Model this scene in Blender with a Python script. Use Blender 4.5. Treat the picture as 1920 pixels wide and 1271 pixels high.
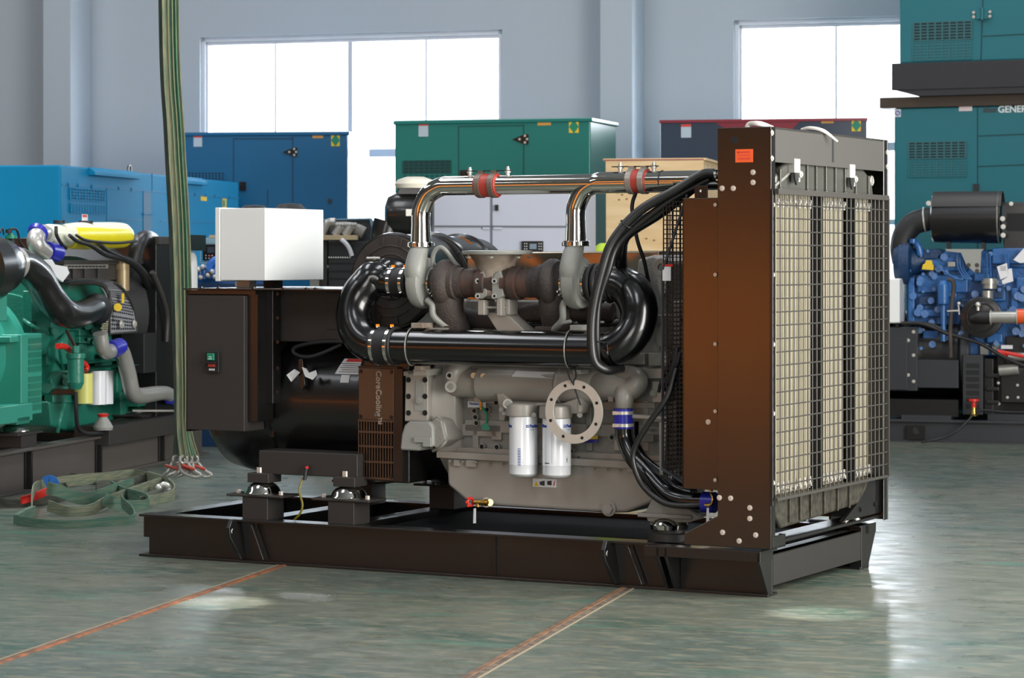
import bpy, math, random
from mathutils import Vector, Matrix
random.seed(7)
C = bpy.context.scene.collection
for o in list(bpy.data.objects): bpy.data.objects.remove(o)
PI = math.pi
# ---------------- camera ----------------
FPX, CAMH, HY = 4870.0, 1.5, 485.0       # focal length in pixels of a 1920 wide frame, eye height, horizon row
cam = bpy.data.objects.new('camera', bpy.data.cameras.new('camera')); C.objects.link(cam)
cam.location = (0, 0, CAMH); cam.rotation_euler = (PI/2, 0, 0)
cam.data.sensor_width = 36; cam.data.lens = FPX*36/1920
cam.data.shift_y = -(1271/2-HY)/1920
cam.data.clip_end = 300
cam.data.dof.use_dof = True; cam.data.dof.focus_distance = 12.2; cam.data.dof.aperture_fstop = 7.0
S = bpy.context.scene; S.camera = cam
S.view_settings.view_transform = 'Standard'; S.view_settings.look = 'None'
S.view_settings.exposure = EXPOSURE = 0.45; S.view_settings.gamma = 1; S.view_settings.use_curve_mapping = False

# ---------------- frames: a placed, turned set of axes, and points found on its planes ----------------
class Fr:
    def __init__(s, X, Y, deg, z0=0):
        a = math.radians(deg); s.O = (X, Y); s.a = a; s.z0 = z0
        s.ux = (math.cos(a), math.sin(a)); s.uy = (-math.sin(a), math.cos(a))
    def _ray(s, px, py): return ((px-960)/FPX, -(py-HY)/FPX)
    def loc(s, X, Y):
        dx, dy = X-s.O[0], Y-s.O[1]
        return dx*s.ux[0]+dy*s.ux[1], dx*s.uy[0]+dy*s.uy[1]
    def g(s, px, py, y):      # point of the plane local y
        d, e = s._ray(px, py)
        t = (y+s.O[0]*s.uy[0]+s.O[1]*s.uy[1])/(d*s.uy[0]+s.uy[1])
        l = s.loc(t*d, t); return (l[0], l[1], CAMH+e*t-s.z0)
    def gx(s, px, py, x):     # point of the plane local x
        d, e = s._ray(px, py)
        t = (x+s.O[0]*s.ux[0]+s.O[1]*s.ux[1])/(d*s.ux[0]+s.ux[1])
        l = s.loc(t*d, t); return (l[0], l[1], CAMH+e*t-s.z0)
    def gz(s, px, py, z=0):
        d, e = s._ray(px, py); t = (z-CAMH)/e
        l = s.loc(t*d, t); return (l[0], l[1], z-s.z0)
    def empty(s, name, label, cat, group=None, loc=(0, 0, 0)):
        o = bpy.data.objects.new(name, None); C.objects.link(o)
        o.location = (s.O[0]+loc[0]*s.ux[0]+loc[1]*s.uy[0], s.O[1]+loc[0]*s.ux[1]+loc[1]*s.uy[1], s.z0+loc[2])
        o.rotation_euler = (0, 0, s.a)
        return tag(o, label, cat, group)
    def place(s, o):
        o.location = (s.O[0], s.O[1], s.z0); o.rotation_euler = (0, 0, s.a); return o
def at_px(px, py, z=0):       # floor point
    t = (CAMH-z)*FPX/(py-HY); return ((px-960)/FPX*t, t)
def at_depth(px, Y): return ((px-960)/FPX*Y, Y)
def tag(o, label=None, cat=None, group=None, kind=None):
    for k, v in (('label', label), ('category', cat), ('group', group), ('kind', kind)):
        if v: o[k] = v
    return o

# ---------------- world and lights ----------------
w = bpy.data.worlds.new('world'); S.world = w; w.use_nodes = True
bg = w.node_tree.nodes['Background']; bg.inputs[0].default_value = (.86, .93, 1, 1); bg.inputs[1].default_value = 2.6
HALL = Fr(0, 28.0, -17.0)      # back wall: its inner face is local y = 0
def area(name, loc, rot, sx, sy, power, col, fr=HALL, spread=PI):
    l = bpy.data.lights.new(name, 'AREA'); l.shape = 'RECTANGLE'; l.size = sx; l.size_y = sy; l.energy = power; l.color = col; l.spread = spread
    o = bpy.data.objects.new(name, l); C.objects.link(o)
    o.matrix_world = Matrix.Translation((fr.O[0], fr.O[1], 0)) @ Matrix.Rotation(fr.a, 4, 'Z') @ Matrix.Translation(loc) @ rot
    return o
RX = lambda d: Matrix.Rotation(math.radians(d), 4, 'X')
RY = lambda d: Matrix.Rotation(math.radians(d), 4, 'Y')
RZ = lambda d: Matrix.Rotation(math.radians(d), 4, 'Z')
# daylight standing outside the two back windows (faces into the hall), rows of added overhead lamps, assumed gate light on the right, added front lamp, added lamp on the unseen orange boards
WIN = []                        # filled below: (x0, x1, z0, z1)
for (a, b) in (((375, 66), (941, 60)), ((1376, 42), (1760, 24))):
    p, q = HALL.g(a[0], a[1], 0), HALL.g(b[0], b[1], 0)
    WIN.append((p[0], q[0], 1.0, (p[2]+q[2])/2))
for (x0, x1, z0, z1) in WIN:
    area('window_daylight', ((x0+x1)/2, .9, (z0+z1)/2), RX(-90), (x1-x0)*1.6, (z1-z0)*1.5, 900, (.86, .93, 1))
for yy in (-24, -15, -6):
    for xx in (-6, 0, 6):
        area('added_overhead_light', (xx, yy, 8.6), RX(0), 1.6, 5, 150, (.93, .96, 1))  # added area lamps below the closed ceiling, no skylights are modelled
area('assumed_gate_light', (11.5, -18, 2.6), RY(90), 4.6, 8, 1250, (1, .97, .92))  # assumed daylight from the right: lamp before a solid wall, no gate modelled
area('assumed_gate_light', (11.5, -13.5, 3.6), RY(90), 3.5, 3, 260, (.95, .97, 1))  # second lamp added on the right for the same assumed gate
area('added_front_light', (6.5, -33.2, 3.0), RX(90), 5, 4.5, 290, (1, .97, .93))  # added lamp behind the camera before a solid wall, no gate modelled
area('added_overhead_light', (-3.2, -11.5, 8.6), RX(0), 3, 3, 420, (.9, .96, 1), spread=math.radians(50))  # added overhead lamp brightening the floor behind the set, not a skylight
area('reflector_lamp', (-10.0, -26.5, 4.6), RX(-58), 14, .8, 1800, (1, .9, .7))  # added lamp, lights only the unseen orange boards
for (px, py, r) in ((1535, 1150, .20), (415, 1130, .20)):      # added spot lamps under the closed ceiling, for assumed sun pools on the floor
    X, Y = at_px(px, py)
    l = bpy.data.lights.new('added_floor_spot', 'SPOT'); l.energy = 6000; l.spot_size = math.radians(3.4); l.spot_blend = .8; l.shadow_soft_size = .02; l.color = (1, .98, .95)
    o = bpy.data.objects.new('added_floor_spot', l); C.objects.link(o); o.location = (X+.6, Y-2.2, 8.2)
    o.rotation_euler = (Vector((X, Y, 0))-o.location).to_track_quat('-Z', 'Y').to_euler()

# ---------------- materials ----------------
def srgb(c):
    if isinstance(c, str): c = [int(c[i:i+2], 16) for i in (0, 2, 4)]
    return tuple(((v/255)/12.92 if v <= 10 else ((v/255+.055)/1.055)**2.4) for v in c)+(1,)
MATS = {}
def mat(name, col, rough=.5, metal=0, ior=1.5, coat=0, var=.12, sc=6, bump=0, bsc=80, stretch=None, col2=None, alpha=None, coatr=.08):
    if name in MATS: return MATS[name]
    m = bpy.data.materials.new(name); m.use_nodes = True; n = m.node_tree; N = n.nodes; L = n.links
    p = N['Principled BSDF']; c = srgb(col)
    tc = N.new('ShaderNodeTexCoord'); src = tc.outputs['Object']
    if stretch:
        mp = N.new('ShaderNodeMapping'); mp.inputs['Scale'].default_value = stretch; L.new(src, mp.inputs[0]); src = mp.outputs[0]
    no = N.new('ShaderNodeTexNoise'); no.inputs['Scale'].default_value = sc; no.inputs['Detail'].default_value = 5; L.new(src, no.inputs['Vector'])
    mx = N.new('ShaderNodeMix'); mx.data_type = 'RGBA'
    d = srgb(col2) if col2 else tuple(v*(1-var) for v in c[:3])+(1,)
    mx.inputs[6].default_value = c; mx.inputs[7].default_value = d
    if col2:
        rp = N.new('ShaderNodeValToRGB'); rp.color_ramp.elements[0].position = .4; rp.color_ramp.elements[1].position = .62
        L.new(no.outputs[0], rp.inputs[0]); L.new(rp.outputs[0], mx.inputs[0])
    else: L.new(no.outputs[0], mx.inputs[0])
    L.new(mx.outputs[2], p.inputs['Base Color'])
    p.inputs['Roughness'].default_value = rough; p.inputs['Metallic'].default_value = metal; p.inputs['IOR'].default_value = ior
    p.inputs['Coat Weight'].default_value = coat; p.inputs['Coat Roughness'].default_value = coatr
    if bump:
        n2 = N.new('ShaderNodeTexNoise'); n2.inputs['Scale'].default_value = bsc; L.new(src, n2.inputs['Vector'])
        b = N.new('ShaderNodeBump'); b.inputs['Strength'].default_value = bump; b.inputs['Distance'].default_value = .01
        L.new(n2.outputs[0], b.inputs['Height']); L.new(b.outputs[0], p.inputs['Normal'])
    if alpha is not None: p.inputs['Alpha'].default_value = alpha
    MATS[name] = m; return m
black = mat('black_paint', (19, 18, 18), .30, ior=1.55, coat=.25, bump=.02, bsc=300)
bglos = mat('black_gloss', (6, 6, 7), .22, ior=1.55, coat=.45, coatr=.10)
bmatt = mat('black_matt', (50, 47, 45), .5, ior=1.5, bump=.03, bsc=200)
panelm = mat('side_panel_paint', (9, 7, 4), .22, ior=1.85, coat=.3, coatr=.16, var=.02)
rubber = mat('rubber', (26, 26, 28), .55)
hosem = mat('hose_rubber', (20, 20, 21), .38, ior=1.6)
greyp = mat('engine_grey', (158, 153, 145), .38, coat=.25, coatr=.2, bump=.05, bsc=60)
greyd = mat('engine_grey_cast', (140, 137, 131), .5, bump=.25, bsc=90)
greyl = mat('light_grey_cast', (150, 151, 145), .4, bump=.1, bsc=90)
chrome = mat('polished_steel', (215, 212, 205), .07, metal=1, var=.05)
steel = mat('brushed_steel', (172, 170, 162), .32, metal=.55, var=.25, sc=20)
zinc = mat('zinc_bolt', (215, 212, 204), .3, metal=.5)
iron = mat('cast_iron', (54, 48, 46), .62, bump=.4, bsc=110, col2=(72, 62, 57))
rust = mat('rusty_iron', (84, 60, 52), .6, col2=(60, 50, 46), sc=12)
brownh = mat('heat_tinted_casting', (122, 102, 88), .5, col2=(165, 158, 146), sc=5)
shield = mat('heat_shield', (160, 150, 132), .22, metal=.9, var=.2, sc=4)
white = mat('white_enamel', (232, 234, 232), .35, var=.02)
whitefilter = mat('filter_white', (226, 228, 232), .22, coat=.4, var=.02)
paper = mat('paper_label', (222, 222, 224), .5, var=.05)
orange = mat('orange_label', (233, 92, 40), .5)
bluec = mat('blue_silicone', (40, 44, 165), .3, var=.2)
redc = mat('red_silicone', (176, 62, 50), .4, var=.2)
redp = mat('red_plastic', (215, 45, 35), .35)
greenp = mat('green_plastic', (20, 130, 100), .4)
yellow = mat('yellow_print', (225, 190, 40), .5)
brass = mat('brass', (205, 165, 85), .25, metal=1)
core = mat('radiator_fins', (178, 172, 154), .6, metal=.1, var=.16, sc=1.2, stretch=(20, 20, .3), bump=.08, bsc=60)
tankm = mat('bare_tank_metal', (88, 88, 82), .38, metal=.55, var=.2, sc=14, bump=.1)
tankd = mat('dusty_tank_metal', (62, 59, 50), .45, metal=.3, col2=(42, 40, 36), sc=30)
headerm = mat('grey_header_paint', (66, 65, 61), .6, ior=1.35, coat=0, var=.1)
meshm = mat('wire_mesh', (54, 52, 47), .5, metal=.1)
wiremd = mat('dark_wire_mesh', (40, 40, 40), .4, metal=.3)
inkb = mat('blue_print', (45, 75, 160), .5)
inkd = mat('dark_print', (50, 50, 55), .5)
inkr = mat('red_print', (205, 60, 50), .5)
inkw = mat('white_print', (225, 230, 228), .5)
voidb = mat('matt_black_strip', (6, 6, 6), .8, ior=1.15)
dark = mat('dark_recess', (12, 12, 13), .7)

# ---------------- shapes: each returns (verts, faces) ----------------
def V3(p): return Vector(p)
def basis(ax):
    ax = V3(ax).normalized(); u = ax.cross(Vector((0, 0, 1)))
    if u.length < 1e-4: u = Vector((1, 0, 0))
    u.normalize(); return ax, u, ax.cross(u)
def box(a, b):
    x0, x1 = sorted((a[0], b[0])); y0, y1 = sorted((a[1], b[1])); z0, z1 = sorted((a[2], b[2]))
    v = [(x, y, z) for x in (x0, x1) for y in (y0, y1) for z in (z0, z1)]
    return v, [(0, 1, 3, 2), (4, 6, 7, 5), (0, 4, 5, 1), (2, 3, 7, 6), (0, 2, 6, 4), (1, 5, 7, 3)]
def cbox(c, s): return box([c[i]-s[i]/2 for i in range(3)], [c[i]+s[i]/2 for i in range(3)])
def prism(pts, vec):
    n = len(pts); v = [tuple(p) for p in pts]+[tuple(V3(p)+V3(vec)) for p in pts]
    return v, [tuple(range(n))[::-1], tuple(range(n, 2*n))]+[(i, (i+1) % n, n+(i+1) % n, n+i) for i in range(n)]
def bar(p0, p1, w, h, up=(0, 0, 1)):
    p0, p1 = V3(p0), V3(p1); d = (p1-p0).normalized(); s = d.cross(V3(up)); 
    if s.length < 1e-4: s = d.cross(Vector((1, 0, 0)))
    s.normalize(); u = s.cross(d)
    return prism([p0+s*a*w/2+u*b*h/2 for a, b in ((-1, -1), (1, -1), (1, 1), (-1, 1))], p1-p0)
def lathe(o, ax, prof, n=36, closed=False):
    ax, u, w_ = basis(ax); o = V3(o); v = []; f = []
    for t, r in prof:
        for k in range(n):
            a = 2*PI*k/n; v.append(tuple(o+ax*t+(u*math.cos(a)+w_*math.sin(a))*r))
    m = len(prof)
    for i in range(m-1 if not closed else m):
        for k in range(n):
            a, b = i*n+k, i*n+(k+1) % n; c, d = ((i+1) % m)*n+(k+1) % n, ((i+1) % m)*n+k
            f.append((a, b, c, d))
    if not closed: f += [tuple(range(n))[::-1], tuple(range((m-1)*n, m*n))]
    return v, f
def cyl(p0, p1, r0, r1=None, n=28):
    p0, p1 = V3(p0), V3(p1); return lathe(p0, p1-p0, [(0, r0), ((p1-p0).length, r0 if r1 is None else r1)], n)
def smooth(pts, sub):
    P = [V3(p) for p in pts]
    if len(P) < 3 or sub < 2: return P
    Q = [2*P[0]-P[1]]+P+[2*P[-1]-P[-2]]; out = []
    for i in range(1, len(Q)-2):
        for k in range(sub):
            t = k/sub; a, b, c, d = Q[i-1:i+3]
            out.append(.5*((2*b)+(c-a)*t+(2*a-5*b+4*c-d)*t*t+(3*b-a-3*c+d)*t**3))
    out.append(P[-1]); return out
def tube(pts, r, n=18, sub=6):
    P = smooth(pts, sub); m = len(P)
    if isinstance(r, (int, float)): R = [r]*m
    else:
        R = []
        for i in range(m):
            t = i/(m-1)*(len(r)-1); k = min(int(t), len(r)-2); R.append(r[k]+(r[k+1]-r[k])*(t-k))
    T = [(P[min(i+1, m-1)]-P[max(i-1, 0)]).normalized() for i in range(m)]
    _, u, _ = basis(T[0]); v = []; f = []
    for i in range(m):
        u = (u-T[i]*u.dot(T[i])).normalized(); q = T[i].cross(u)
        for k in range(n):
            a = 2*PI*k/n; v.append(tuple(P[i]+(u*math.cos(a)+q*math.sin(a))*R[i]))
    for i in range(m-1):
        for k in range(n): f.append((i*n+k, i*n+(k+1) % n, (i+1)*n+(k+1) % n, (i+1)*n+k))
    f += [tuple(range(n))[::-1], tuple(range((m-1)*n, m*n))]
    return v, f
def torus(c, ax, R, r, n=40, k=10):
    return lathe(c, ax, [(r*math.sin(2*PI*i/k), R+r*math.cos(2*PI*i/k)) for i in range(k)], n, True)
def washer(c, ax, ro, ri, t, n=40): return lathe(c, ax, [(0, ro), (t, ro), (t, ri), (0, ri)], n, True)
def ball(c, r, n=20, m=10):
    r = r if isinstance(r, (tuple, list)) else (r, r, r); v, f = lathe((0, 0, 0), (0, 0, 1), [(-math.cos(PI*i/m), max(math.sin(PI*i/m), .01)) for i in range(m+1)], n)
    return [(c[0]+p[0]*r[0], c[1]+p[1]*r[1], c[2]+p[2]*r[2]) for p in v], f
def ribbon(pts, width, th=.006, sub=8, up=(0, 0, 1), tilt=None):
    P = smooth(pts, sub); m = len(P); v = []; f = []
    for i in range(m):
        t = (P[min(i+1, m-1)]-P[max(i-1, 0)]).normalized(); u = V3(up); k = 0 if tilt is None else tilt[0]+(tilt[1]-tilt[0])*i/(m-1)
        s = t.cross(u); s = s.normalized() if s.length > 1e-3 else Vector((1, 0, 0)); u = s.cross(t).normalized()
        uu = u*math.cos(k)+s*math.sin(k); ss = s*math.cos(k)-u*math.sin(k)
        for a, b in ((-1, -1), (1, -1), (1, 1), (-1, 1)): v.append(tuple(P[i]+uu*a*width/2+ss*b*th/2))
    for i in range(m-1):
        for k in range(4): f.append((i*4+k, i*4+(k+1) % 4, (i+1)*4+(k+1) % 4, (i+1)*4+k))
    f += [(3, 2, 1, 0), tuple((m-1)*4+k for k in range(4))]
    return v, f
def hexb(p, ax, r, h=None, n=6): ax = V3(ax).normalized(); return cyl(p, V3(p)+ax*(h or r*.8), r, n=n)
def shift(sh, d): return [tuple(V3(p)+V3(d)) for p in sh[0]], sh[1]

def part(name, m, parent, *shapes, bevel=0, fr=None, label=None, cat=None, group=None, kind=None, ang=34):
    v = []; f = []
    for sv, sf in shapes:
        k = len(v); v += [tuple(p) for p in sv]; f += [tuple(i+k for i in q) for q in sf]
    me = bpy.data.meshes.new(name); me.from_pydata(v, [], f); me.validate(); 
    import bmesh
    b = bmesh.new(); b.from_mesh(me); bmesh.ops.recalc_face_normals(b, faces=b.faces); b.to_mesh(me); b.free()
    me.polygons.foreach_set('use_smooth', [True]*len(me.polygons)); me.set_sharp_from_angle(angle=math.radians(ang)); me.materials.append(m)
    o = bpy.data.objects.new(name, me); C.objects.link(o)
    if parent: o.parent = parent
    if fr: fr.place(o)
    if bevel:
        bv = o.modifiers.new('bevel', 'BEVEL'); bv.width = bevel; bv.segments = 2; bv.limit_method = 'ANGLE'; bv.angle_limit = math.radians(40); bv.harden_normals = True
    return tag(o, label, cat, group, kind)
def parts(name, m, parent, *shapes, **k): return [part(name, m, parent, s, **k) for s in shapes]
def sheet(c1, c2, th, n=20):          # thin sheet between two curves
    A, B = smooth(c1, n), smooth(c2, n); m = min(len(A), len(B)); v = []; f = []
    for i in range(m):
        p, q = A[i*(len(A)-1)//(m-1)], B[i*(len(B)-1)//(m-1)]
        v += [tuple(p), tuple(q), tuple(q+V3(th)), tuple(p+V3(th))]
    for i in range(m-1):
        for k in range(4): f.append((i*4+k, i*4+(k+1) % 4, (i+1)*4+(k+1) % 4, (i+1)*4+k))
    return v, f+[(3, 2, 1, 0), tuple((m-1)*4+k for k in range(4))]
def text(name, s, size, org, xd, yd, m, parent, wrap=None, align='LEFT', bold=0, ext=.0012, label=None):
    cu = bpy.data.curves.new('t', 'FONT'); cu.body = s; cu.size = size; cu.extrude = ext; cu.offset = bold; cu.resolution_u = 3; cu.align_x = align
    t = bpy.data.objects.new('t', cu); C.objects.link(t); bpy.context.view_layer.update()
    me = bpy.data.meshes.new_from_object(t.evaluated_get(bpy.context.evaluated_depsgraph_get())); bpy.data.objects.remove(t)
    xd, yd = V3(xd).normalized(), V3(yd).normalized(); zd = xd.cross(yd); org = V3(org)
    for v in me.vertices:
        x, y, z = v.co
        if wrap:            # wrapped round a vertical cylinder: (centre, radius, start angle)
            c, r, a0 = wrap; a = a0+x/r; v.co = Vector((c[0]+math.cos(a)*(r+z+.001), c[1]+math.sin(a)*(r+z+.001), org.z+y))
        else: v.co = org+xd*x+yd*y+zd*z
    me.materials.clear(); me.materials.append(m)
    o = bpy.data.objects.new(name, me); C.objects.link(o)
    if parent: o.parent = parent
    return tag(o, label)
def copy_tree(o, parent=None):
    c = o.copy(); C.objects.link(c); c.parent = parent
    for ch in list(o.children): copy_tree(ch, c)
    return c
def bolts(parent, pts, ax, r, m=None, name='bolt', first=[None]):
    sh = None
    for p in pts:
        if sh is None:
            sh = part(name, m or zinc, parent, hexb((0, 0, 0), ax, r), washer((0, 0, 0), ax, r*1.45, r*.3, r*.25, 16)); sh.location = p
        else:
            c = sh.copy(); C.objects.link(c); c.parent = parent; c.location = p
# ================= the hall =================
floorm = bpy.data.materials.new('green_grey_floor'); floorm.use_nodes = True
def _floor():
    n = floorm.node_tree; N = n.nodes; L = n.links; p = N['Principled BSDF']; tc = N.new('ShaderNodeTexCoord')
    def noise(sc, det, st):
        mp = N.new('ShaderNodeMapping'); mp.inputs['Scale'].default_value = st; mp.inputs['Rotation'].default_value = (0, 0, .2); L.new(tc.outputs['Object'], mp.inputs[0])
        a = N.new('ShaderNodeTexNoise'); a.inputs['Scale'].default_value = sc; a.inputs['Detail'].default_value = det; L.new(mp.outputs[0], a.inputs['Vector']); return a.outputs[0]
    def ramp(src, a, b, ca, cb):
        r = N.new('ShaderNodeValToRGB'); r.color_ramp.elements[0].position = a; r.color_ramp.elements[1].position = b
        r.color_ramp.elements[0].color = ca; r.color_ramp.elements[1].color = cb; L.new(src, r.inputs[0]); return r.outputs[0]
    def mix(f, a, b, mode='MIX'):
        m = N.new('ShaderNodeMix'); m.data_type = 'RGBA'; m.blend_type = mode
        for i, s in ((0, f), (6, a), (7, b)):
            if hasattr(s, 'is_linked'): L.new(s, m.inputs[i])
            else: m.inputs[i].default_value = s
        return m.outputs[2]
    W, K = (1, 1, 1, 1), (0, 0, 0, 1)
    base = ramp(noise(.5, 6, (1, 1, 1)), .35, .65, srgb((94, 96, 84)), srgb((74, 85, 80)))
    c = mix(ramp(noise(1.3, 8, (1, 1.8, 1)), .52, .70, K, W), base, srgb((54, 76, 68)))
    c = mix(ramp(noise(7, 10, (1, 2.6, 1)), .50, .66, K, W), c, srgb((108, 107, 92)))
    c = mix(ramp(noise(18, 10, (.8, 2.4, 1)), .56, .74, K, W), c, srgb((88, 97, 86)))
    c = mix(ramp(noise(2.2, 9, (.7, 2.0, 1)), .60, .74, K, W), c, srgb((70, 104, 90)))
    c = mix(ramp(noise(60, 6, (.35, 3, 1)), .56, .72, K, W), c, srgb((132, 134, 120)))
    L.new(c, p.inputs['Base Color'])
    r = N.new('ShaderNodeMapRange'); L.new(noise(5, 8, (1, 1.5, 1)), r.inputs[0]); r.inputs[1].default_value = .3; r.inputs[2].default_value = .7
    r.inputs[3].default_value = .24; r.inputs[4].default_value = .46; L.new(r.outputs[0], p.inputs['Roughness'])
    p.inputs['IOR'].default_value = 1.5
    b = N.new('ShaderNodeBump'); b.inputs['Strength'].default_value = .025; b.inputs['Distance'].default_value = .01
    L.new(noise(14, 6, (1, 1, 1)), b.inputs['Height']); L.new(b.outputs[0], p.inputs['Normal'])
_floor()
wallm = mat('plaster_wall', (176, 184, 192), .8, var=.1, sc=.5, bump=.05, bsc=8)
wallp = mat('plaster_wall_side', (170, 168, 170), .8, var=.1, sc=.5)
ceilm = mat('ceiling_sheet', (120, 125, 130), .7)
framem = mat('window_frame_white', (205, 208, 214), .4)
X0, X1, Y1, ZC = -18.0, 12.0, -34.0, 9.0
part('floor', floorm, None, box((X0-.3, Y1-.3, -.2), (X1+.3, .4, 0)), fr=HALL, kind='structure')
part('ceiling', ceilm, None, box((X0-.3, Y1-.3, ZC), (X1+.3, .4, ZC+.2)), fr=HALL, kind='structure')
sh = []; xs = X0-.3
for (x0, x1, z0, z1) in WIN:
    sh += [box((xs, 0, 0), (x0, .3, ZC)), box((x0, 0, 0), (x1, .3, z0)), box((x0, 0, z1), (x1, .3, ZC))]; xs = x1
sh.append(box((xs, 0, 0), (X1+.3, .3, ZC)))
part('wall_back', wallm, None, *sh, fr=HALL, kind='structure')
part('wall_left', mat('grey_sheet_wall', (104, 104, 106), .8), None, box((X0-.3, Y1, 0), (X0, 0, ZC)), fr=HALL, kind='structure')
part('wall_right', wallp, None, box((X1, Y1, 0), (X1+.3, 0, ZC)), fr=HALL, kind='structure')
part('wall_front', mat('dark_sheet_wall', (34, 32, 30), .8), None, box((X0-.3, Y1-.3, 0), (X1+.3, Y1, ZC)), fr=HALL, kind='structure')
glass = bpy.data.materials.new('window_glass'); glass.use_nodes = True
_n = glass.node_tree; _t = _n.nodes.new('ShaderNodeBsdfTransparent'); _g = _n.nodes.new('ShaderNodeBsdfGlossy'); _g.inputs['Roughness'].default_value = .02
_m = _n.nodes.new('ShaderNodeMixShader'); _m.inputs[0].default_value = .06
_n.links.new(_t.outputs[0], _m.inputs[1]); _n.links.new(_g.outputs[0], _m.inputs[2]); _n.links.new(_m.outputs[0], _n.nodes['Material Output'].inputs[0])
for i, (x0, x1, z0, z1) in enumerate(WIN):
    nb = 4 if i == 0 else 2
    win = HALL.empty('window_%d' % (i+1), None, None); win['kind'] = 'structure'
    fs = []; w_ = .035
    for a, b, c, d in ((x0, x1, z1-.05, z1), (x0, x1, z0, z0+.05), (x0, x0+.05, z0, z1), (x1-.05, x1, z0, z1)): fs.append(box((a, .03, c), (b, .10, d)))
    for a, b, c, d in ((x0+.05, x1-.05, z1-.09, z1-.05), (x0+.05, x0+.08, z0, z1)): fs.append(box((a, .05, c), (b, .13, d)))
    for k in range(1, nb):
        xm = x0+(x1-x0)*k/nb; hw = .028 if (nb == 4 and k == 2) else .012
        fs.append(box((xm-hw, .06, z0), (xm+hw, .12, z1)))
    for zt, hh in ((2.66, .045), (1.88, .03)): fs.append(box((x0, .06, zt-hh), (x1, .12, zt+hh)))
    part('window_frame', framem, win, *fs, bevel=.004)
    part('window_pane', glass, win, box((x0+.03, .088, z0+.03), (x1-.03, .094, z1-.03)))
# pilasters on the back wall
for i, (a, b) in enumerate(((80, 133), (1125, 1186))):
    p, q = HALL.g(a, 200, -.5), HALL.g(b, 200, -.5)
    part('trim_%d' % (i+1), wallm, None, box((p[0], -.5, 0), (q[0], 0, ZC)), fr=HALL, kind='structure', bevel=.01)
# rails let into the floor
railm = mat('rusty_rail', (140, 80, 44), .55, col2=(92, 62, 44), sc=14)
groovem = mat('rail_groove', (66, 58, 52), .8, col2=(110, 96, 80), sc=20)
for i, (a, b, w_) in enumerate((((0, 1243), (540, 1058), .028), ((872, 1271), (1172, 1101), .034))):
    p, q = Vector(at_px(*a)+(0,)), Vector(at_px(*b)+(0,)); d = (q-p).normalized(); p -= d*3; q += d*9; s = Vector((d.y, -d.x, 0))
    sg = 1 if i == 0 else -1
    t = bpy.data.objects.new('trim_%d' % (i+3), None); C.objects.link(t); t['kind'] = 'structure'
    part('rail_head', railm if i == 0 else mat('brown_rail', (120, 88, 62), .6, col2=(86, 66, 50), sc=14), t, bar(p+Vector((0, 0, .001)), q+Vector((0, 0, .001)), w_*.75, .008))
    part('rail_groove', groovem, t, bar(p-s*sg*w_*.75, q-s*sg*w_*.75, w_*.7, .003))
    part('rail_edge', mat('pale_rail_edge', (132, 118, 98), .6), t, bar(p-s*sg*w_*1.35, q-s*sg*w_*1.35, w_*.25, .006))
# unseen orange boards added behind the camera for warm reflections in the dark paint
oreflect = mat('orange_reflector_paint', (255, 138, 12), .6, var=.03)
d1 = HALL.empty('orange_reflector', None, None); d1['kind'] = 'structure'
parts('reflector_board', oreflect, d1, *[box((x, Y1, .05), (x+1.0, Y1+.08, 1.55)) for x in [-17.6+1.02*k for k in range(15)]], bevel=.01)
# ================= the big diesel generator in front =================
M = Fr(1.134, 11.504, -28.05); g = M.g; gx = M.gx
gen = M.empty('diesel_generator', 'open black and grey diesel generator with tall mesh-covered radiator, in front on the green floor', 'generator')
XA, YA, ZA = (1, 0, 0), (0, 1, 0), (0, 0, 1)
def at(px, py, y): return Vector(g(px, py, y))
# --- base frame
LX = -3.42
def ibeam(x0, x1, y, z0, z1, fw, side=1):
    return [box((x0, y, z0), (x1, y+fw, z0+.012)), box((x0, y, z1-.012), (x1, y+fw, z1)), box((x0+.03, y+fw*.42, z0+.01), (x1, y+fw*.55, z1-.01))]
part('base_beam', black, gen, *ibeam(LX, 0, 0, 0, .212, .11), bevel=.002)
part('base_beam', black, gen, *ibeam(LX, 0, 1.16, 0, .212, .11), bevel=.002)
seam = at(929, 1040, .045)
part('weld_seam', black, gen, box((seam[0]-.003, .038, .012), (seam[0]+.003, .05, .2)))
for x in (-3.38, -2.79, -2.29):
    part('cross_beam', black, gen, box((x-.055, .06, .10 if x > -3 and x < -1 else .09), (x+.055, 1.2, .205)), bevel=.004)
part('end_beam', mat('end_beam_black', (34, 32, 30), .45), gen, box((-.05, .05, .045), (.0, 1.2, .185)), box((-.10, .05, .177), (.0, 1.2, .185)), bevel=.003)
# radiator outriggers: plate on top with tapered gussets
for ys, yo in ((0, -.10), (1.27, 1.37)):
    p = [box((-.56, yo, .165), (0.004, ys+(.05 if yo < 0 else -.05), .212))]
    for x in (-.50, -.46, -.012):
        p.append(prism([(x, ys, .012), (x, yo+(.0), .165), (x, yo, .205), (x, ys+(.04 if yo < 0 else -.04), .205), (x, ys+(.04 if yo < 0 else -.04), .012)], (.014, 0, 0)))
    part('outrigger', black, gen, *p, bevel=.002)
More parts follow.
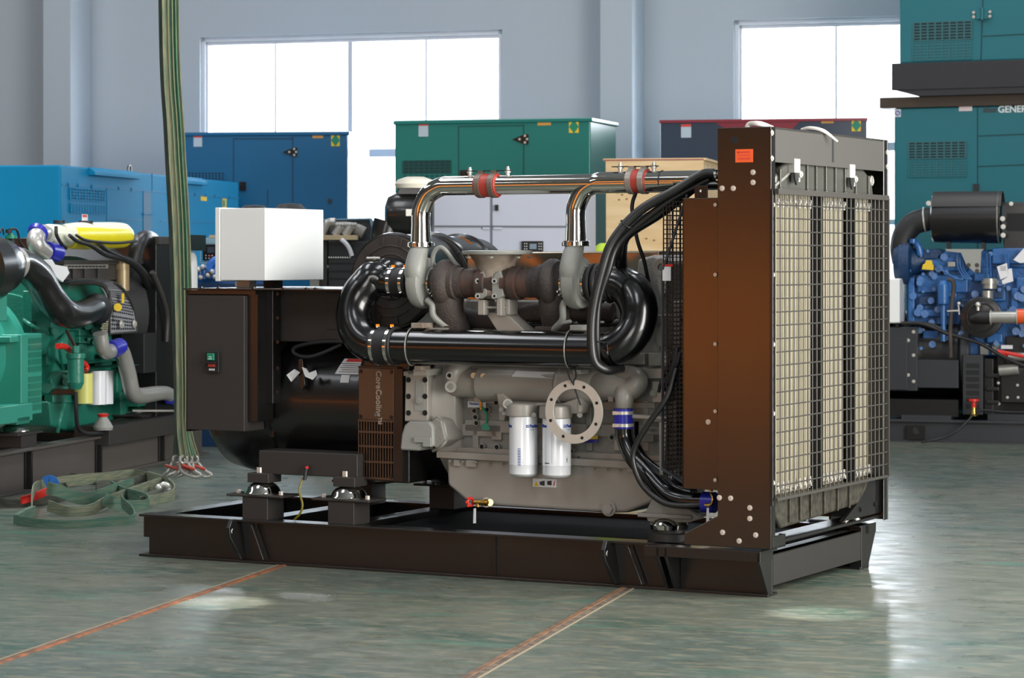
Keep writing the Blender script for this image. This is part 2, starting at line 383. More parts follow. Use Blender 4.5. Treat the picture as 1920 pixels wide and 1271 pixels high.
# lifting lugs on the side of the front beam
for px in (432, 1133):
    a = at(px, 1000, -.02); x = a[0]
    lug = part('lifting_lug', black, gen, prism([(x, .03, .20), (x, -.035, .215), (x, -.06, .175), (x, -.055, .13), (x+.02, -.02, .06), (x+.03, .0, .015), (x+.03, .05, .015), (x, .05, .19)], (.022, 0, 0)),
               prism([(x+.10, .03, .19), (x+.10, -.0, .19), (x+.17, -.0, .02), (x+.17, .03, .02)], (.012, 0, 0)), bevel=.003)
    part('lug_hole', dark, lug, cyl((x-.002, -.028, .155), (x+.0245, -.028, .155), .014))
    part('lug_rim', zinc, lug, torus((x-.001, -.028, .155), XA, .016, .003, 20, 6), torus((x+.023, -.028, .155), XA, .016, .003, 20, 6))
part('dark_tray', voidb, gen, box((-2.15, .13, .01), (-.12, 1.14, .188)))  # near-black block added to keep the gap under the oil pan dark
# --- vibration mounts
def mount(x, y, z0=.205, h=.115, top=True):
    m_ = part('mount_post', bmatt, gen, box((x-.075, y-.075, z0), (x+.075, y+.075, z0+h)), box((x-.165, y-.085, z0+h), (x+.165, y+.085, z0+h+.012)), bevel=.004)
    z = z0+h+.012
    part('mount_bell', chrome, m_, lathe((x, y, z), ZA, [(0, .092), (.006, .094), (.014, .088), (.03, .080), (.048, .062), (.058, .04), (.06, .02)]))
    part('mount_block', bmatt, m_, box((x-.055, y-.06, z+.058), (x+.07, y+.06, z+.105)), bevel=.004)
    part('mount_bolt', zinc, m_, hexb((x-.01, y-.01, z+.105), ZA, .020, .026))
    for dx in (-.125, .125): part('mount_screw', zinc, m_, hexb((x+dx, y-.03, z), ZA, .012, .018))
    return m_
mx1 = at(485, 950, .10)[0]; mx2 = at(646, 950, .10)[0]
for x in (mx1, mx2):
    mount(x, .14); mount(x+.03, 1.08)
fx = at(1253, 985, .16)[0]
fm = part('front_mount', bmatt, gen, lathe((fx, .17, .212), ZA, [(0, .10), (.03, .10), (.035, .075), (.05, .075)]))
part('mount_bell', chrome, fm, lathe((fx, .17, .262), ZA, [(0, .085), (.02, .088), (.04, .075), (.052, .05), (.055, .02)]))
part('mount_arm', greyd, gen, prism([tuple(at(1209, 962, .12)), tuple(at(1214, 978, .12)), tuple(at(1290, 980, .12)), tuple(at(1318, 972, .12)), tuple(at(1270, 940, .12)), tuple(at(1222, 935, .12))], (0, .03, 0)),
     box((fx-.13, .10, .315), (fx+.14, .30, .335)), prism([(fx-.10, .25, .33), (fx+.12, .25, .33), (fx+.02, .25, .52), (fx-.06, .25, .52)], (0, .06, 0)), bevel=.006)
part('mount_bolt', zinc, gen, hexb((fx+.02, .17, .335), ZA, .022, .03))
# --- alternator
AZ, AY, AR = .80, .635, .365
alt = part('alternator_body', black, gen, lathe((-3.28, AY, AZ-.02), XA, [(0, .20), (.02, .30), (.08, .36), (.20, .385), (.45, .385), (.455, AR), (.98, AR), (.985, .385), (1.01, .385), (1.012, .33), (1.2, .33)], 64))
parts('alternator_foot', bmatt, gen, box((at(487, 850, .13)[0], .12, .432), (at(672, 850, .13)[0], .30, .548)), box((at(487, 850, .13)[0], .97, .40), (at(672, 850, .13)[0], 1.15, .548)), bevel=.005)
part('alternator_cradle', black, gen, box((-2.80, .28, .42), (-2.16, .98, .50)))
cx0, cx1 = at(672, 700, .17)[0], at(738, 700, .17)[0]
panelo = mat('fan_cover_paint', (36, 20, 6), .32, ior=2.0, coat=.3, coatr=.3)
cov = part('fan_cover', panelo, gen, box((cx0, .17, .715), (cx1, .19, .965)), bevel=.003)
part('fan_housing', black, gen, box((cx0+.01, .20, .41), (cx1+.07, 1.07, 1.0)), lathe((cx1, AY, AZ-.02), XA, [(0, .40), (.16, .42), (.17, .43), (.19, .43)], 56), bevel=.006)
part('fan_cover_side', black, gen, box((cx1, .17, .42), (cx1+.05, .24, .965)), box((cx0, .17, .965), (cx1+.02, .24, .975)))
n = 13; gp = []
for k in range(n+1): x = cx0+(cx1-cx0)*k/n; gp.append(box((x-.003, .172, .43), (x+.003, .18, .715)))
for z in (.43, .51, .585, .655, .71): gp.append(box((cx0, .168, z-.005), (cx1, .176, z+.005)))
part('fan_grille', panelo, gen, *gp)
part('grille_backing', dark, gen, box((cx0+.005, .19, .425), (cx1-.005, .199, .715)))
bolts(gen, [(cx0+.012, .168, z) for z in (.73, .95)]+[(cx1-.012, .168, z) for z in (.73, .95, .44)]+[(cx0+.012, .164, .44)], (0, -1, 0), .007, black)
text('cover_lettering', 'CoreCooling\u2122', .042, (at(705, 697, .165)[0], .168, .955), (0, 0, -1), (1, 0, 0), steel, cov, bold=.0008, ext=.003)
# stamped label on the alternator
def cylpt(px, py, r, off=.002):      # point of the alternator's skin seen at this pixel
    lo = None
    for k in range(400):
        y = .2+k*.0015; p = g(px, py, y)
        if (p[1]-AY)**2+(p[2]-(AZ-.02))**2 <= (r+off)**2: return Vector(p)
    return Vector(g(px, py, .3))
rr = AR+.003
def skin(x, a): return (x, AY-rr*math.cos(a), AZ-.02+rr*math.sin(a))
def skinpatch(x0, x1, a0, a1, sk=0, n=8):
    v = []; f = []
    for k in range(n+1):
        a = a0+(a1-a0)*k/n; d = sk*(k/n)
        for x in (x0+d, x1+d):
            v.append(skin(x, a)); 
    for k in range(n): f.append((2*k, 2*k+1, 2*k+3, 2*k+2))
    return v, f
pa = cylpt(628, 701, AR); pb = cylpt(690, 673, AR)
a0 = math.asin(min(1, (pa[2]-AZ+.02)/rr)); a1 = math.asin(min(1, (pb[2]-AZ+.02)/rr))
print('label', tuple(pa), tuple(pb), a0, a1)
if a1 < a0+.1: a1 = a0+.3
lb = part('maker_label', paper, gen, skinpatch(pa[0], pa[0]+.17, a0, a1, .03))
part('label_print', inkr, lb, *[( [tuple(V3(q)+Vector((0, -.001, .001))) for q in s[0]], s[1]) for s in (skinpatch(pa[0]+.045, pa[0]+.17, a1-(a1-a0)*.22, a1-(a1-a0)*.02, .006),)])
parts('label_print', inkd, lb, *[([tuple(V3(q)+Vector((0, -.001, .001))) for q in s[0]], s[1]) for s in [skinpatch(pa[0]+.02+.01*(k % 2), pa[0]+.14, a0+(a1-a0)*(.12+.13*k), a0+(a1-a0)*(.15+.13*k), .003) for k in range(5)]])
text('label_lettering', 'STAMFORD', .026, (pa[0]+.06, AY-rr*math.cos(a1)-.004, AZ-.02+rr*math.sin(a1)-.020), (1, 0, 0), (0, math.sin(a1)*.9, math.cos(a1)), paper, lb, ext=.0006)
part('small_tag', paper, gen, skinpatch(pa[0]+.04, pa[0]+.09, a0-.12, a0-.01))
# --- terminal cabinet over the alternator
ZT = 1.352
cabL, cabR = at(357, 600, .12)[0], at(640, 600, .30)[0]
x460, x524 = at(460, 600, .10)[0], at(524, 600, .26)[0]
part('terminal_box', bmatt, gen, box((cabL+.02, .26, .70), (x524-.06, 1.05, ZT-.008)), box((x524-.06, .275, 1.085), (cabR+.10, 1.02, ZT-.008)), bevel=.004)
part('box_lid', black, gen, box((cabL-.02, .08, ZT-.008), (cabR+.14, 1.08, ZT)), bevel=.002)
dr = part('cabinet_door', bmatt, gen, box((cabL, .09, .64), (x460, .27, ZT-.035)), bevel=.004)
part('door_frame', black, gen, box((cabL-.012, .10, .63), (cabL, .30, ZT-.01)), box((x460, .12, .69), (x460+.06, .26, ZT-.01)), box((cabL-.012, .10, ZT-.03), (x460+.06, .12, ZT-.01)))
part('cabinet_strip', black, gen, box((x524-.075, .20, .775), (x524, .275, ZT-.01)), bevel=.003)
part('hinge_rod', rubber, gen, cyl((at(487, 600, .17)[0], .17, .80), (at(487, 600, .17)[0], .17, ZT-.06), .006))
bolts(gen, [tuple(at(489, 559, .19)), tuple(at(490, 694, .19))], (0, -1, 0), .010)
bolts(gen, [tuple(at(521, py, .198)) for py in (551, 596, 641, 690, 735)], (0, -1, 0), .006, black)
bolts(gen, [(cabL-.013, .16, z) for z in (.8, 1.0, 1.16, 1.28)], (-1, 0, 0), .007)
bolts(gen, [tuple(at(px, 543, .09)[:2])+(ZT,) for px in (378, 410, 476, 532, 575, 592)], ZA, .009, black)
q0 = at(613, 548, .273); q1 = at(640, 618, .273)
part('access_plate', bmatt, gen, box((q0[0], .268, q1[2]), (q1[0]+.1, .276, q0[2])), bevel=.003)
part('cabinet_base', black, gen, box((cabL+.02, .30, .60), (x524-.06, 1.0, .72)))
a = at(388, 658, .09); b = at(413, 699, .09)
sw = part('breaker_switch', rubber, gen, box((a[0], .074, b[2]), (b[0], .09, a[2])), bevel=.003)
zc = (a[2]+b[2])/2; xc = (a[0]+b[0])/2
part('switch_rocker', greenp, sw, box((xc-.024, .064, zc+.008), (xc+.018, .075, zc+.044)), bevel=.003)
part('switch_lever', rubber, sw, box((xc-.055, .055, zc-.006), (xc+.03, .068, zc+.004)))
part('switch_trip', redc, sw, box((xc-.02, .069, zc-.024), (xc+.02, .075, zc-.010)))
part('switch_print', inkw, sw, *[box((xc-.016+.009*k, .073, zc-.042), (xc-.010+.009*k, .0742, zc-.033)) for k in range(4)])
part('switch_symbol', inkw, sw, box((xc-.012, .0632, zc+.024), (xc+.006, .0642, zc+.028)), box((xc-.014, .0632, zc+.014), (xc+.008, .0642, zc+.018)))
# cables and paper tags on the alternator
part('cable_loop', rubber, gen, tube([at(650, 640, .30), at(600, 641, .24), at(556, 650, .24), at(552, 662, .24), at(575, 669, .24), at(604, 662, .26), at(640, 645, .30)], .010, 10))
part('lifting_lug', black, gen, prism([at(559, 673, .24), at(567, 673, .24), at(572, 722, .24), at(566, 731, .24), at(560, 722, .24)], (0, .03, 0)), bevel=.003)
for pts in (((537, 703), (552, 692), (562, 698), (546, 716)), ((566, 688), (574, 691), (579, 699), (592, 694), (594, 703), (586, 712), (572, 706))):
    part('paper_tag', paper, gen, prism([at(px, py, .22+.01*(i % 2)) for i, (px, py) in enumerate(pts)], (0, .004, 0)))
part('earth_cable', mat('earth_cable', (120, 108, 25), .4), gen, tube([at(573, 890, .11), at(567, 900, .09), at(561, 920, .07), at(567, 945, .06), at(563, 962, .06), at(552, 974, .07)], .0055, 10))
part('cable_lug', rubber, gen, tube([at(577, 872, .105), at(574, 880, .10), at(571, 900, .09)], .009, 10))
part('cable_sleeve', redp, gen, tube([at(576, 874, .102), at(575, 878, .101)], .0095, 10))
# --- white control box on top of the cabinet
bx = -2.824
cb = part('control_box', white, gen, box((bx-.27, .25, 1.39), (bx, .80, 1.755)), bevel=.004)
part('control_box_door', white, gen, box((bx-.30, .245, 1.385), (bx-.272, .805, 1.76)), bevel=.003)
for px, y in ((462, .45), (512, .68)):
    x = at(px, 500, y)[0]; part('rubber_mount', steel if px < 500 else rust, gen, box((x-.04, y-.03, ZT), (x+.04, y+.03, 1.39)))
for px, y, r in ((458, .50, .07), (528, .42, .085)):
    x = max(bx-.24+r*.2, min(bx-.09, at(px, 385, y)[0]))
part('gland_cap', rubber, gen, lathe((bx-.20, .45, 1.755), ZA, [(0, .07), (.018, .05), (.02, .02)]))
part('gland_cap', rubber, gen, lathe((bx-.09, .62, 1.755), ZA, [(0, .085), (.028, .055), (.03, .02)]))
# --- engine
blk = part('engine_block', greyd, gen, box((-1.80, .34, .555), (-.60, .93, 1.02)), box((-1.74, .40, 1.0), (-.58, .88, 1.30)), bevel=.012)
parts('crankcase_rib', greyp, gen, box((-1.76, .315, .555), (-.62, .36, .585)), box((-1.72, .325, .66), (-.66, .36, .72)), box((-1.70, .32, .80), (-.7, .36, .83)), bevel=.006)
pts = [(835, 856), (838, 910), (881, 946), (1138, 962), (1174, 961), (1224, 942), (1236, 870)]
part('oil_pan', greyp, gen, prism([at(*p, .27) for p in pts], (0, .62, 0)), bevel=.02)
fl = [at(818, 846, .25), at(1238, 868, .25)]
part('pan_flange', greyp, gen, prism([fl[0], at(818, 858, .25), at(1238, 882, .25), fl[1]], (0, .68, 0)), bevel=.003)
bolts(gen, [tuple(at(843+24.5*k, 861+.054*24.5*k, .252)+Vector((0, 0, -.004))) for k in range(16)], (0, -.0001, -1), .008, greyp)
parts('pan_pad', greyp, gen, *[box(at(a, b, .255), at(a+w_, b+h, .27)) for a, b, w_, h in ((850, 862, 14, 12), (873, 862, 22, 14), (1175, 876, 22, 10))], bevel=.003)
bolts(gen, [tuple(at(1142, 953, .268))], (0, -1, 0), .026, greyp)
part('warning_sticker', paper, gen, box(at(999, 897, .266), at(1043, 914, .27)))
part('sticker_print', yellow, gen, prism([at(1001, 911, .264), at(1010, 911, .264), at(1005.5, 902, .264)], (0, .0015, 0)))
part('sticker_print', inkd, gen, prism([at(1012, 909, .264), at(1021, 911, .264), at(1021, 901, .264), at(1012, 903, .264)], (0, .0015, 0)), prism([at(1026, 909, .264), at(1034, 910, .264), at(1034, 901, .264), at(1026, 902, .264)], (0, .0015, 0)))
part('sticker_print', inkr, gen, prism([at(1037, 910, .264), at(1039, 911, .264), at(1041, 901, .264), at(1040, 901, .264)], (0, .0015, 0)))
# flywheel housing, starter casting and pad
part('flywheel_housing', greyp, gen, lathe((cx1+.17, AY, AZ-.01), XA, [(0, .42), (.02, .43), (.06, .41), (.12, .37), (.125, .33)], 56), bevel=.006)
pad = [(760, 699), (802, 699), (802, 790), (758, 790)]
part('housing_pad', greyp, gen, prism([at(*p, .17) for p in pad], (0, .20, 0)), bevel=.006)
part('pad_window', greyl, gen, prism([at(*p, .167) for p in ((780, 714), (789, 714), (795, 722), (795, 770), (777, 770))], (0, .004, 0)))
part('pad_cap', greyp, gen, box(at(756, 696, .155), at(804, 702, .36)), bevel=.003)
bolts(gen, [tuple(at(px, py, .168)) for px in (766, 797) for py in (712, 743, 774)], (0, -1, 0), .009, dark)
bolts(gen, [tuple(at(786, 751, .165))], (0, -1, 0), .014, greyl)
part('starter_housing', greyl, gen, prism([at(*p, .13) for p in ((749, 844), (752, 815), (757, 797), (768, 788), (805, 790), (812, 800), (812, 838), (790, 838), (785, 846))], (0, .22, 0)), bevel=.012)
part('starter_step', greyl, gen, prism([at(*p, .118) for p in ((775, 820), (808, 820), (808, 838), (792, 838), (792, 830), (775, 830))], (0, .03, 0)), bevel=.004)
part('timing_cover', greyd, gen, prism([at(*p, .15) for p in ((798, 820), (802, 795), (815, 782), (828, 788), (836, 825), (826, 833), (815, 842))], (0, .2, 0)), bevel=.012)
part('cover_pipe', greyp, gen, tube([at(812, 845, .2), at(828, 836, .17), at(836, 822, .17), at(832, 795, .17), at(820, 780, .18)], .008, 10))
# oil cooler: big horizontal grey drum with elbow
za = at(1000, 722, .22)[2]
xa, xb = at(850, 722, .22)[0], at(1125, 722, .22)[0]
oc = part('oil_cooler', greyp, gen, lathe((xa, .28, za), XA, [(-.06, .05), (-.03, .065), (0, .07), (.12, .072), (.125, .085), (.55, .085), (.553, .09), (.563, .09), (.566, .085), (xb-xa-.05, .083), (xb-xa, .07)], 40), bevel=.004)
part('cooler_elbow', greyp, gen, tube([(xb-.04, .27, za), at(1150, 725, .22), at(1180, 730, .20), at(1196, 718, .20), at(1190, 705, .22), at(1165, 700, .24)], [.07, .055, .05, .045, .04], 24))
part('cooler_outlet', greyp, gen, tube([at(1170, 730, .2), at(1171, 745, .17), at(1170, 765, .17)], [.05, .045, .040], 24), box(at(1140, 742, .18), at(1160, 752, .24)), bevel=.004)
parts('cooler_end_boss', greyp, gen, cyl(at(845, 725, .17), at(845, 725, .26), .028), cyl(at(843, 704, .17), at(843, 704, .26), .018), tube([at(845, 725, .22), at(850, 700, .22), at(862, 688, .26), at(880, 683, .34)], [.03, .04, .05], 16))
bolts(gen, [tuple(at(844, 725, .17))], (0, -1, 0), .012, greyl); bolts(gen, [tuple(at(842, 704, .17)), ], (0, -1, 0), .008, dark)
part('cooler_plug', mat('tan_plug', (196, 160, 120), .4), gen, cyl(at(888, 704, .205), at(888, 704, .23), .014), cyl(at(906, 705, .205), at(906, 705, .23), .014))
part('cooler_label', paper, gen, prism([at(959, 706, .202), at(1043, 710, .202), at(1049, 698, .222), at(968, 695, .220)], (0, .004, 0)))
parts('cooler_pad', greyp, gen, box(at(952, 718, .195), at(1008, 727, .22)), box(at(888, 739, .26), at(915, 752, .34)), box(at(1020, 685, .3), at(1120, 697, .36)), bevel=.004)
# small fittings scattered over the crankcase
rng = random.Random(5)
fit = [(913, 768), (889, 770), (891, 782), (893, 793), (852, 789), (848, 755), (903, 837), (931, 838), (847, 836), (1093, 820), (1085, 860), (1147, 820), (1070, 845), (930, 755), (1120, 800)]
for px, py in fit:
    p = at(px, py, .315); part('boss', greyp, gen, cyl(p, p+Vector((0, .04, 0)), .015, .019, 18)); 
bolts(gen, [tuple(at(px, py, .313)) for px, py in fit], (0, -1, 0), .007, dark)
parts('block_web', greyp, gen, *[prism([at(px, 750, .325), at(px+10, 750, .325), at(px+12, 846, .325), at(px, 846, .325)], (0, .03, 0)) for px in (838, 885, 1098, 1150, 1205)], *[prism([at(px, py, .325), at(px+w_, py+w_*.04, .325), at(px+w_, py+h+w_*.04, .325), at(px, py+h, .325)], (0, .03, 0)) for px, py, w_, h in ((875, 838, 30, 12), (862, 793, 70, 24), (1078, 845, 36, 16), (1126, 850, 24, 12), (1180, 800, 50, 10), (920, 795, 20, 30), (1120, 750, 30, 18))], bevel=.006)
part('block_label', paper, gen, box(at(877, 752, .31), at(902, 764, .32)), box(at(901, 754, .312), at(912, 765, .32)))
text('label_lettering', 'Perkins', .018, at(880, 759, .308), XA, ZA, inkb, gen)
part('hose_clip', brass, gen, cyl(at(902, 753, .29), at(902, 768, .29), .006, n=10))
part('cable_seal', greenp, gen, tube([at(904, 764, .29), at(912, 775, .28), at(913, 790, .28), at(910, 797, .28)], .006, 10), cyl(at(910, 800, .295), at(910, 800, .27), .018), cyl(at(915, 803, .295), at(915, 803, .27), .010))
# twin filters
hd = part('filter_head', greyp, gen, box(at(947, 754, .17), at(1075, 760, .30)), *[lathe((at(px, 765, .16)[0], .16, z), ZA, [(-.03, .078), (0, .079), (.028, .077), (.034, .06)], 28) for px, z in ((979, at(979, 768, .16)[2]), (1042, at(1042, 772, .16)[2]))],
     prism([at(*p, .20) for p in ((930, 737), (942, 737), (955, 752), (1055, 756), (1085, 745), (1092, 757), (1086, 776), (1060, 776), (950, 770), (945, 790), (934, 788), (936, 768))], (0, .10, 0)), bevel=.006)
parts('head_boss', greyp, gen, cyl(at(952, 757, .10), at(952, 757, .18), .024), cyl(at(1087, 778, .13), at(1087, 778, .18), .013), cyl(at(1088, 752, .12), at(1088, 772, .12), .014), cyl(at(940, 768, .13), at(940, 768, .18), .012), cyl(at(945, 775, .12), at(945, 775, .18), .010), cyl(at(1001, 778, .12), at(1001, 778, .17), .012), bevel=.002)
bolts(gen, [tuple(at(952, 757, .10))], (0, -1, 0), .011, greyl)
for px, t0 in ((979.5, 893), (1042, 895)):
    ct = at(px, t0, .15); cz = at(px, 772, .15)[2]
    f_ = part('oil_filter', whitefilter, gen, lathe((ct[0], .16, ct[2]), ZA, [(0, .045), (.004, .058), (.014, .0665), (.055, .0675), (.058, .069), (.062, .0675), (cz-ct[2], .0675)], 40))
    c2 = (ct[0], .16); r = .0682
    zt = at(px, 800, .16)[2]
    A = math.radians
    cl = [A(-72)] if px < 1000 else [A(-68)]
    text('filter_lettering', 'Perkins', .021, (0, 0, zt), XA, ZA, inkb, f_, wrap=(c2, r, A(-38 if px < 1000 else -22)), bold=.0005)
    text('filter_lettering', 'Perkins', .021, (0, 0, zt), XA, ZA, inkb, f_, wrap=(c2, r, A(-167 if px < 1000 else -158)), bold=.0005)
    def cp(a, z, w_, h): return bar((c2[0]+math.cos(a)*r, c2[1]+math.sin(a)*r, z), (c2[0]+math.cos(a)*r, c2[1]+math.sin(a)*r, z+h), .001, w_, (math.cos(a+PI/2), math.sin(a+PI/2), 0))
    la = A(-46 if px < 1000 else -29); logo = cp(la, zt, .012, .013)
    part('filter_emblem', inkb, f_, logo); part('emblem_core', inkw, f_, shift(cp(la, zt+.004, .005, .005), (.0005, -.0012, 0)))
    part('filter_print', inkb, f_, *[cp(la+.35, zt-.012, .02, .002)])
    if px < 1000:
        part('barcode', inkb, f_, *[cp(A(-79), zt-.10-.0042*k, .014, .0012+.0014*(k % 3 == 0)) for k in range(20)])
        part('filter_seam', inkw, f_, *[cp(A(-112+8*k), ct[2]+.05, .009, .0008) for k in range(14)])
    else:
        parts('filter_print', inkd, f_, *[cp(A(-18)+0, ct[2]+.072, .014, .0008), cp(A(-18), ct[2]+.1, .014, .0008), cp(A(-105), ct[2]+.068, .026, .004), *[cp(A(-82), ct[2]+.07+.010*k, .0008, .006) for k in range(16)]])
        for s_ in (-1, 1):
            a1_, a2_ = A(-18)-s_*.07, A(-18)+s_*.07
            part('filter_print', inkd, f_, bar((c2[0]+math.cos(a1_)*r, c2[1]+math.sin(a1_)*r, ct[2]+.076), (c2[0]+math.cos(a2_)*r, c2[1]+math.sin(a2_)*r, ct[2]+.094), .002, .0012))
# brass drain tap
tp = part('drain_tap', brass, gen, cyl(at(919, 942, .18), at(905, 942, .25), .016, .018, 16), cyl(at(915, 942, .16), at(890, 941, .16), .011, n=14), hexb(at(903, 942, .16), XA, .017, .02), cyl(at(896, 938, .16), at(896, 950, .16), .009, n=12))
part('tap_flange', steel, gen, cyl(at(912, 942, .235), at(912, 942, .27), .024))
part('tap_handle', redp, tp, torus(at(882, 941, .16), (.9, -.3, 0), .018, .006, 24, 8), *[ball(tuple(at(882, 941, .16)+Vector((.006*math.cos(t), -.006, 0))+Vector((0, math.cos(t)*.02, math.sin(t)*.02))), .008, 8, 6) for t in [k*PI/3 for k in range(6)]])
part('hanging_tag', paper, gen, prism([at(888, 953, .16), at(892, 953, .16), at(892, 981, .16), at(887, 981, .16)], (0, .003, 0)))
# small blue and yellow sticker
part('block_sticker', bluec, gen, prism([at(1091, 830, .312), at(1100, 825, .312), at(1121, 824, .312), at(1121, 830, .312)], (0, .004, 0)))
part('block_sticker', yellow, gen, prism([at(1103, 824, .312), at(1103, 821, .312), at(1121, 816, .312), at(1121, 823, .312)], (0, .004, 0)))
# front of the engine, next to the fan guard
fe = [(1150, 690), (1155, 640), (1175, 600), (1190, 540), (1195, 486), (1225, 478), (1248, 490), (1250, 860), (1225, 866), (1190, 850)]
part('front_housing', greyd, gen, prism([at(*p, .33) for p in fe], (0, .55, 0)), bevel=.015)
part('lifting_eye', greyp, gen, washer(at(1239, 502, .24), YA, .045, .018, .025), prism([at(*p, .24) for p in ((1230, 515), (1250, 515), (1248, 548), (1240, 560), (1234, 540))], (0, .025, 0)), bevel=.004)
parts('front_bracket', greyp, gen, *[prism([at(a, b, .26), at(a+w_, b, .26), at(a+w_, b+h, .26), at(a, b+h, .26)], (0, .1, 0)) for a, b, w_, h in ((1150, 688, 60, 12), (1205, 690, 40, 20), (1165, 662, 44, 22), (1215, 662, 38, 24), (1222, 715, 30, 40), (1210, 780, 34, 12), (1195, 815, 30, 14), (1230, 590, 14, 60))], bevel=.006)
part('fan_support', greyp, gen, prism([at(*p, .12) for p in ((1235, 792), (1250, 790), (1244, 905), (1236, 905))], (0, .06, 0)), prism([at(*p, .13) for p in ((1180, 776), (1250, 782), (1250, 788), (1180, 784))], (0, .05, 0)), bevel=.004)
bolts(gen, [tuple(at(px, py, .255)) for px, py in ((1172, 686), (1236, 676), (1230, 650), (1233, 606), (1225, 738), (1175, 670))], (0, -1, 0), .012, greyl)
# upper engine: polished shield, valve covers, dark manifold clutter
part('heat_shield', shield, gen, prism([at(*p, .50) for p in ((874, 473), (1237, 470), (1237, 560), (1180, 590), (874, 590))], (0, .30, 0)), bevel=.01)
parts('rocker_cover', greyp, gen, box(at(868, 598, .36), at(1200, 640, .60)), box(at(810, 560, .46), at(900, 640, .6)), bevel=.015)
part('exhaust_manifold', iron, gen, tube([at(850, 575, .30), at(880, 595, .30), at(940, 600, .30), at(1000, 585, .28), at(1060, 585, .28), at(1150, 585, .3)], .042, 20), *[tube([at(px, 590, .3), at(px+6, 600, .36), at(px+8, 610, .44)], .034, 14) for px in (860, 905, 1000, 1040, 1090, 1140)])
parts('injector_pipe', greyp, gen, *[tube([at(px, 625, .34), at(px+3, 606, .31), at(px+14, 602, .33), at(px+18, 625, .36)], .006, 8) for px in range(880, 1180, 38)])
bolts(gen, [tuple(at(px, 614+(px % 3), .33)) for px in range(856, 1190, 26)], (0, -1, 0), .011, greyl)
part('wiring_loom', rubber, gen, tube([at(830, 608, .30), at(900, 612, .29), at(980, 609, .29), at(1090, 611, .29), at(1180, 606, .29)], .009, 10))
part('fuel_rail', greyd, gen, tube([at(840, 690, .30), at(1000, 690, .30), at(1160, 692, .30)], .012, 10), *[box(at(px, 684, .28), at(px+12, 696, .31)) for px in range(900, 1100, 34)], bevel=.002)
# --- turbochargers
def turbo(pc, y, s):       # s: +1 turbine to the right of the compressor
    c = at(pc[0], pc[1], y); X = Vector((s, 0, 0))
    t = part('turbocharger', greyl, gen, lathe(c, X, [(-.055, .05), (-.05, .085), (-.035, .088), (-.03, .118), (.0, .126), (.028, .12), (.04, .10), (.045, .05)], 44), bevel=.002)
    part('outlet_neck', greyl, t, tube([c+Vector((.0, -.06, .0)), c+Vector((0, -.075, .06)), c+Vector((0, -.05, .13)), c+Vector((0, -.02, .175))], [.05, .052, .048, .042], 24))
    part('band_clamp', chrome, t, lathe(c+X*.05, X, [(0, .062), (.006, .072), (.014, .072), (.02, .062)], 32))
    part('clamp_studs', zinc, t, *[ball(tuple(c+X*(.065+.014*(k % 2))+Vector((0, -.068*math.cos(a), -.068*math.sin(a)))), .006, 8, 5) for k, a in enumerate([.5+.16*i for i in range(7)])])
    part('turbine_housing', iron, t, lathe(c+X*.085, X, [(-.02, .055), (0, .07), (.012, .10), (.03, .112), (.055, .112), (.075, .10), (.085, .085), (.11, .085), (.115, .074), (.15, .072)], 44))
    part('turbine_scroll', iron, t, tube([c+X*.13+Vector((0, .02, -.05)), c+X*.13+Vector((0, .02, -.12)), c+X*.14+Vector((0, .06, -.20)), c+X*.15+Vector((0, .12, -.26))], [.08, .07, .06], 20))
    part('turbine_foot', iron, t, box(tuple(c+X*.08+Vector((0, -.03, -.225))), tuple(c+X*.21+Vector((0, .08, -.205)))), bevel=.003)
    return c
T1 = turbo((793, 530), .15, 1); T2 = turbo((1083, 530), .15, -1)
T1x, T2x, TZ = T1[0], T2[0], T1[2]
part('exhaust_bellows', rust, gen, lathe((T1x+.22, .15, TZ), XA, [(0, .068), (.02, .068)]+[(.02+.014*k, .066+.003*(k % 2)) for k in range(1, 6)]+[(.10, .066), (.102, .08), (.145, .08), (.15, .07), (.19, .07)], 36))
part('exhaust_bellows', rust, gen, lathe((T2x-.22, .15, TZ), (-1, 0, 0), [(0, .068), (.02, .068)]+[(.02+.014*k, .066+.003*(k % 2)) for k in range(1, 5)]+[(.075, .066), (.08, .066), (.082, .08), (.12, .08), (.125, .07), (.16, .07)], 36))
EX = at(925, 530, .15)[0]; FZ = at(927, 470, .15)[2]
part('exhaust_elbow', brownh, gen, lathe((EX, .17, TZ+.0), ZA, [(-.075, .05), (-.06, .08), (0, .085), (.06, .085), (.10, .10), (FZ-TZ-.015, .13)], 40), cyl((EX-.14, .16, TZ), (EX+.14, .16, TZ), .068, n=32))
fg = part('exhaust_flange', greyl, gen, lathe((EX+.01, .17, FZ-.018), ZA, [(0, .165), (.010, .168), (.018, .168), (.02, .12)], 48), bevel=.002)
bolts(gen, [(EX+.01+.152*math.cos(a), .17+.152*math.sin(a), FZ-.028) for a in [PI/6+k*PI/3.5 for k in range(7)]], (0, 0, -1), .010, greyl)
for dpx in (0, 31):
    part('elbow_bracket', greyl, gen, prism([at(px+dpx, py, .085) for px, py in ((891, 531), (896, 513), (905, 508), (912, 520), (912, 555), (902, 561), (891, 558))], (0, .05, 0)), *[cyl(at(895.5+dpx, py, .07), at(895.5+dpx, py, .12), .014, n=20) for py in (527, 555)], bevel=.004)
    bolts(gen, [tuple(at(895.5+dpx, py, .071)) for py in (527, 555)], (0, -1, 0), .005, dark)
part('support_pedestal', greyp, gen, box(at(908, 562, .09), at(916, 590, .20)), box(at(940, 558, .09), at(951, 592, .20)), box(at(908, 574, .11), at(951, 579, .14)), box(at(955, 560, .13), at(964, 590, .22)), prism([at(*p, .14) for p in ((908, 584), (950, 588), (990, 626), (935, 626))], (0, .12, 0)), bevel=.006)
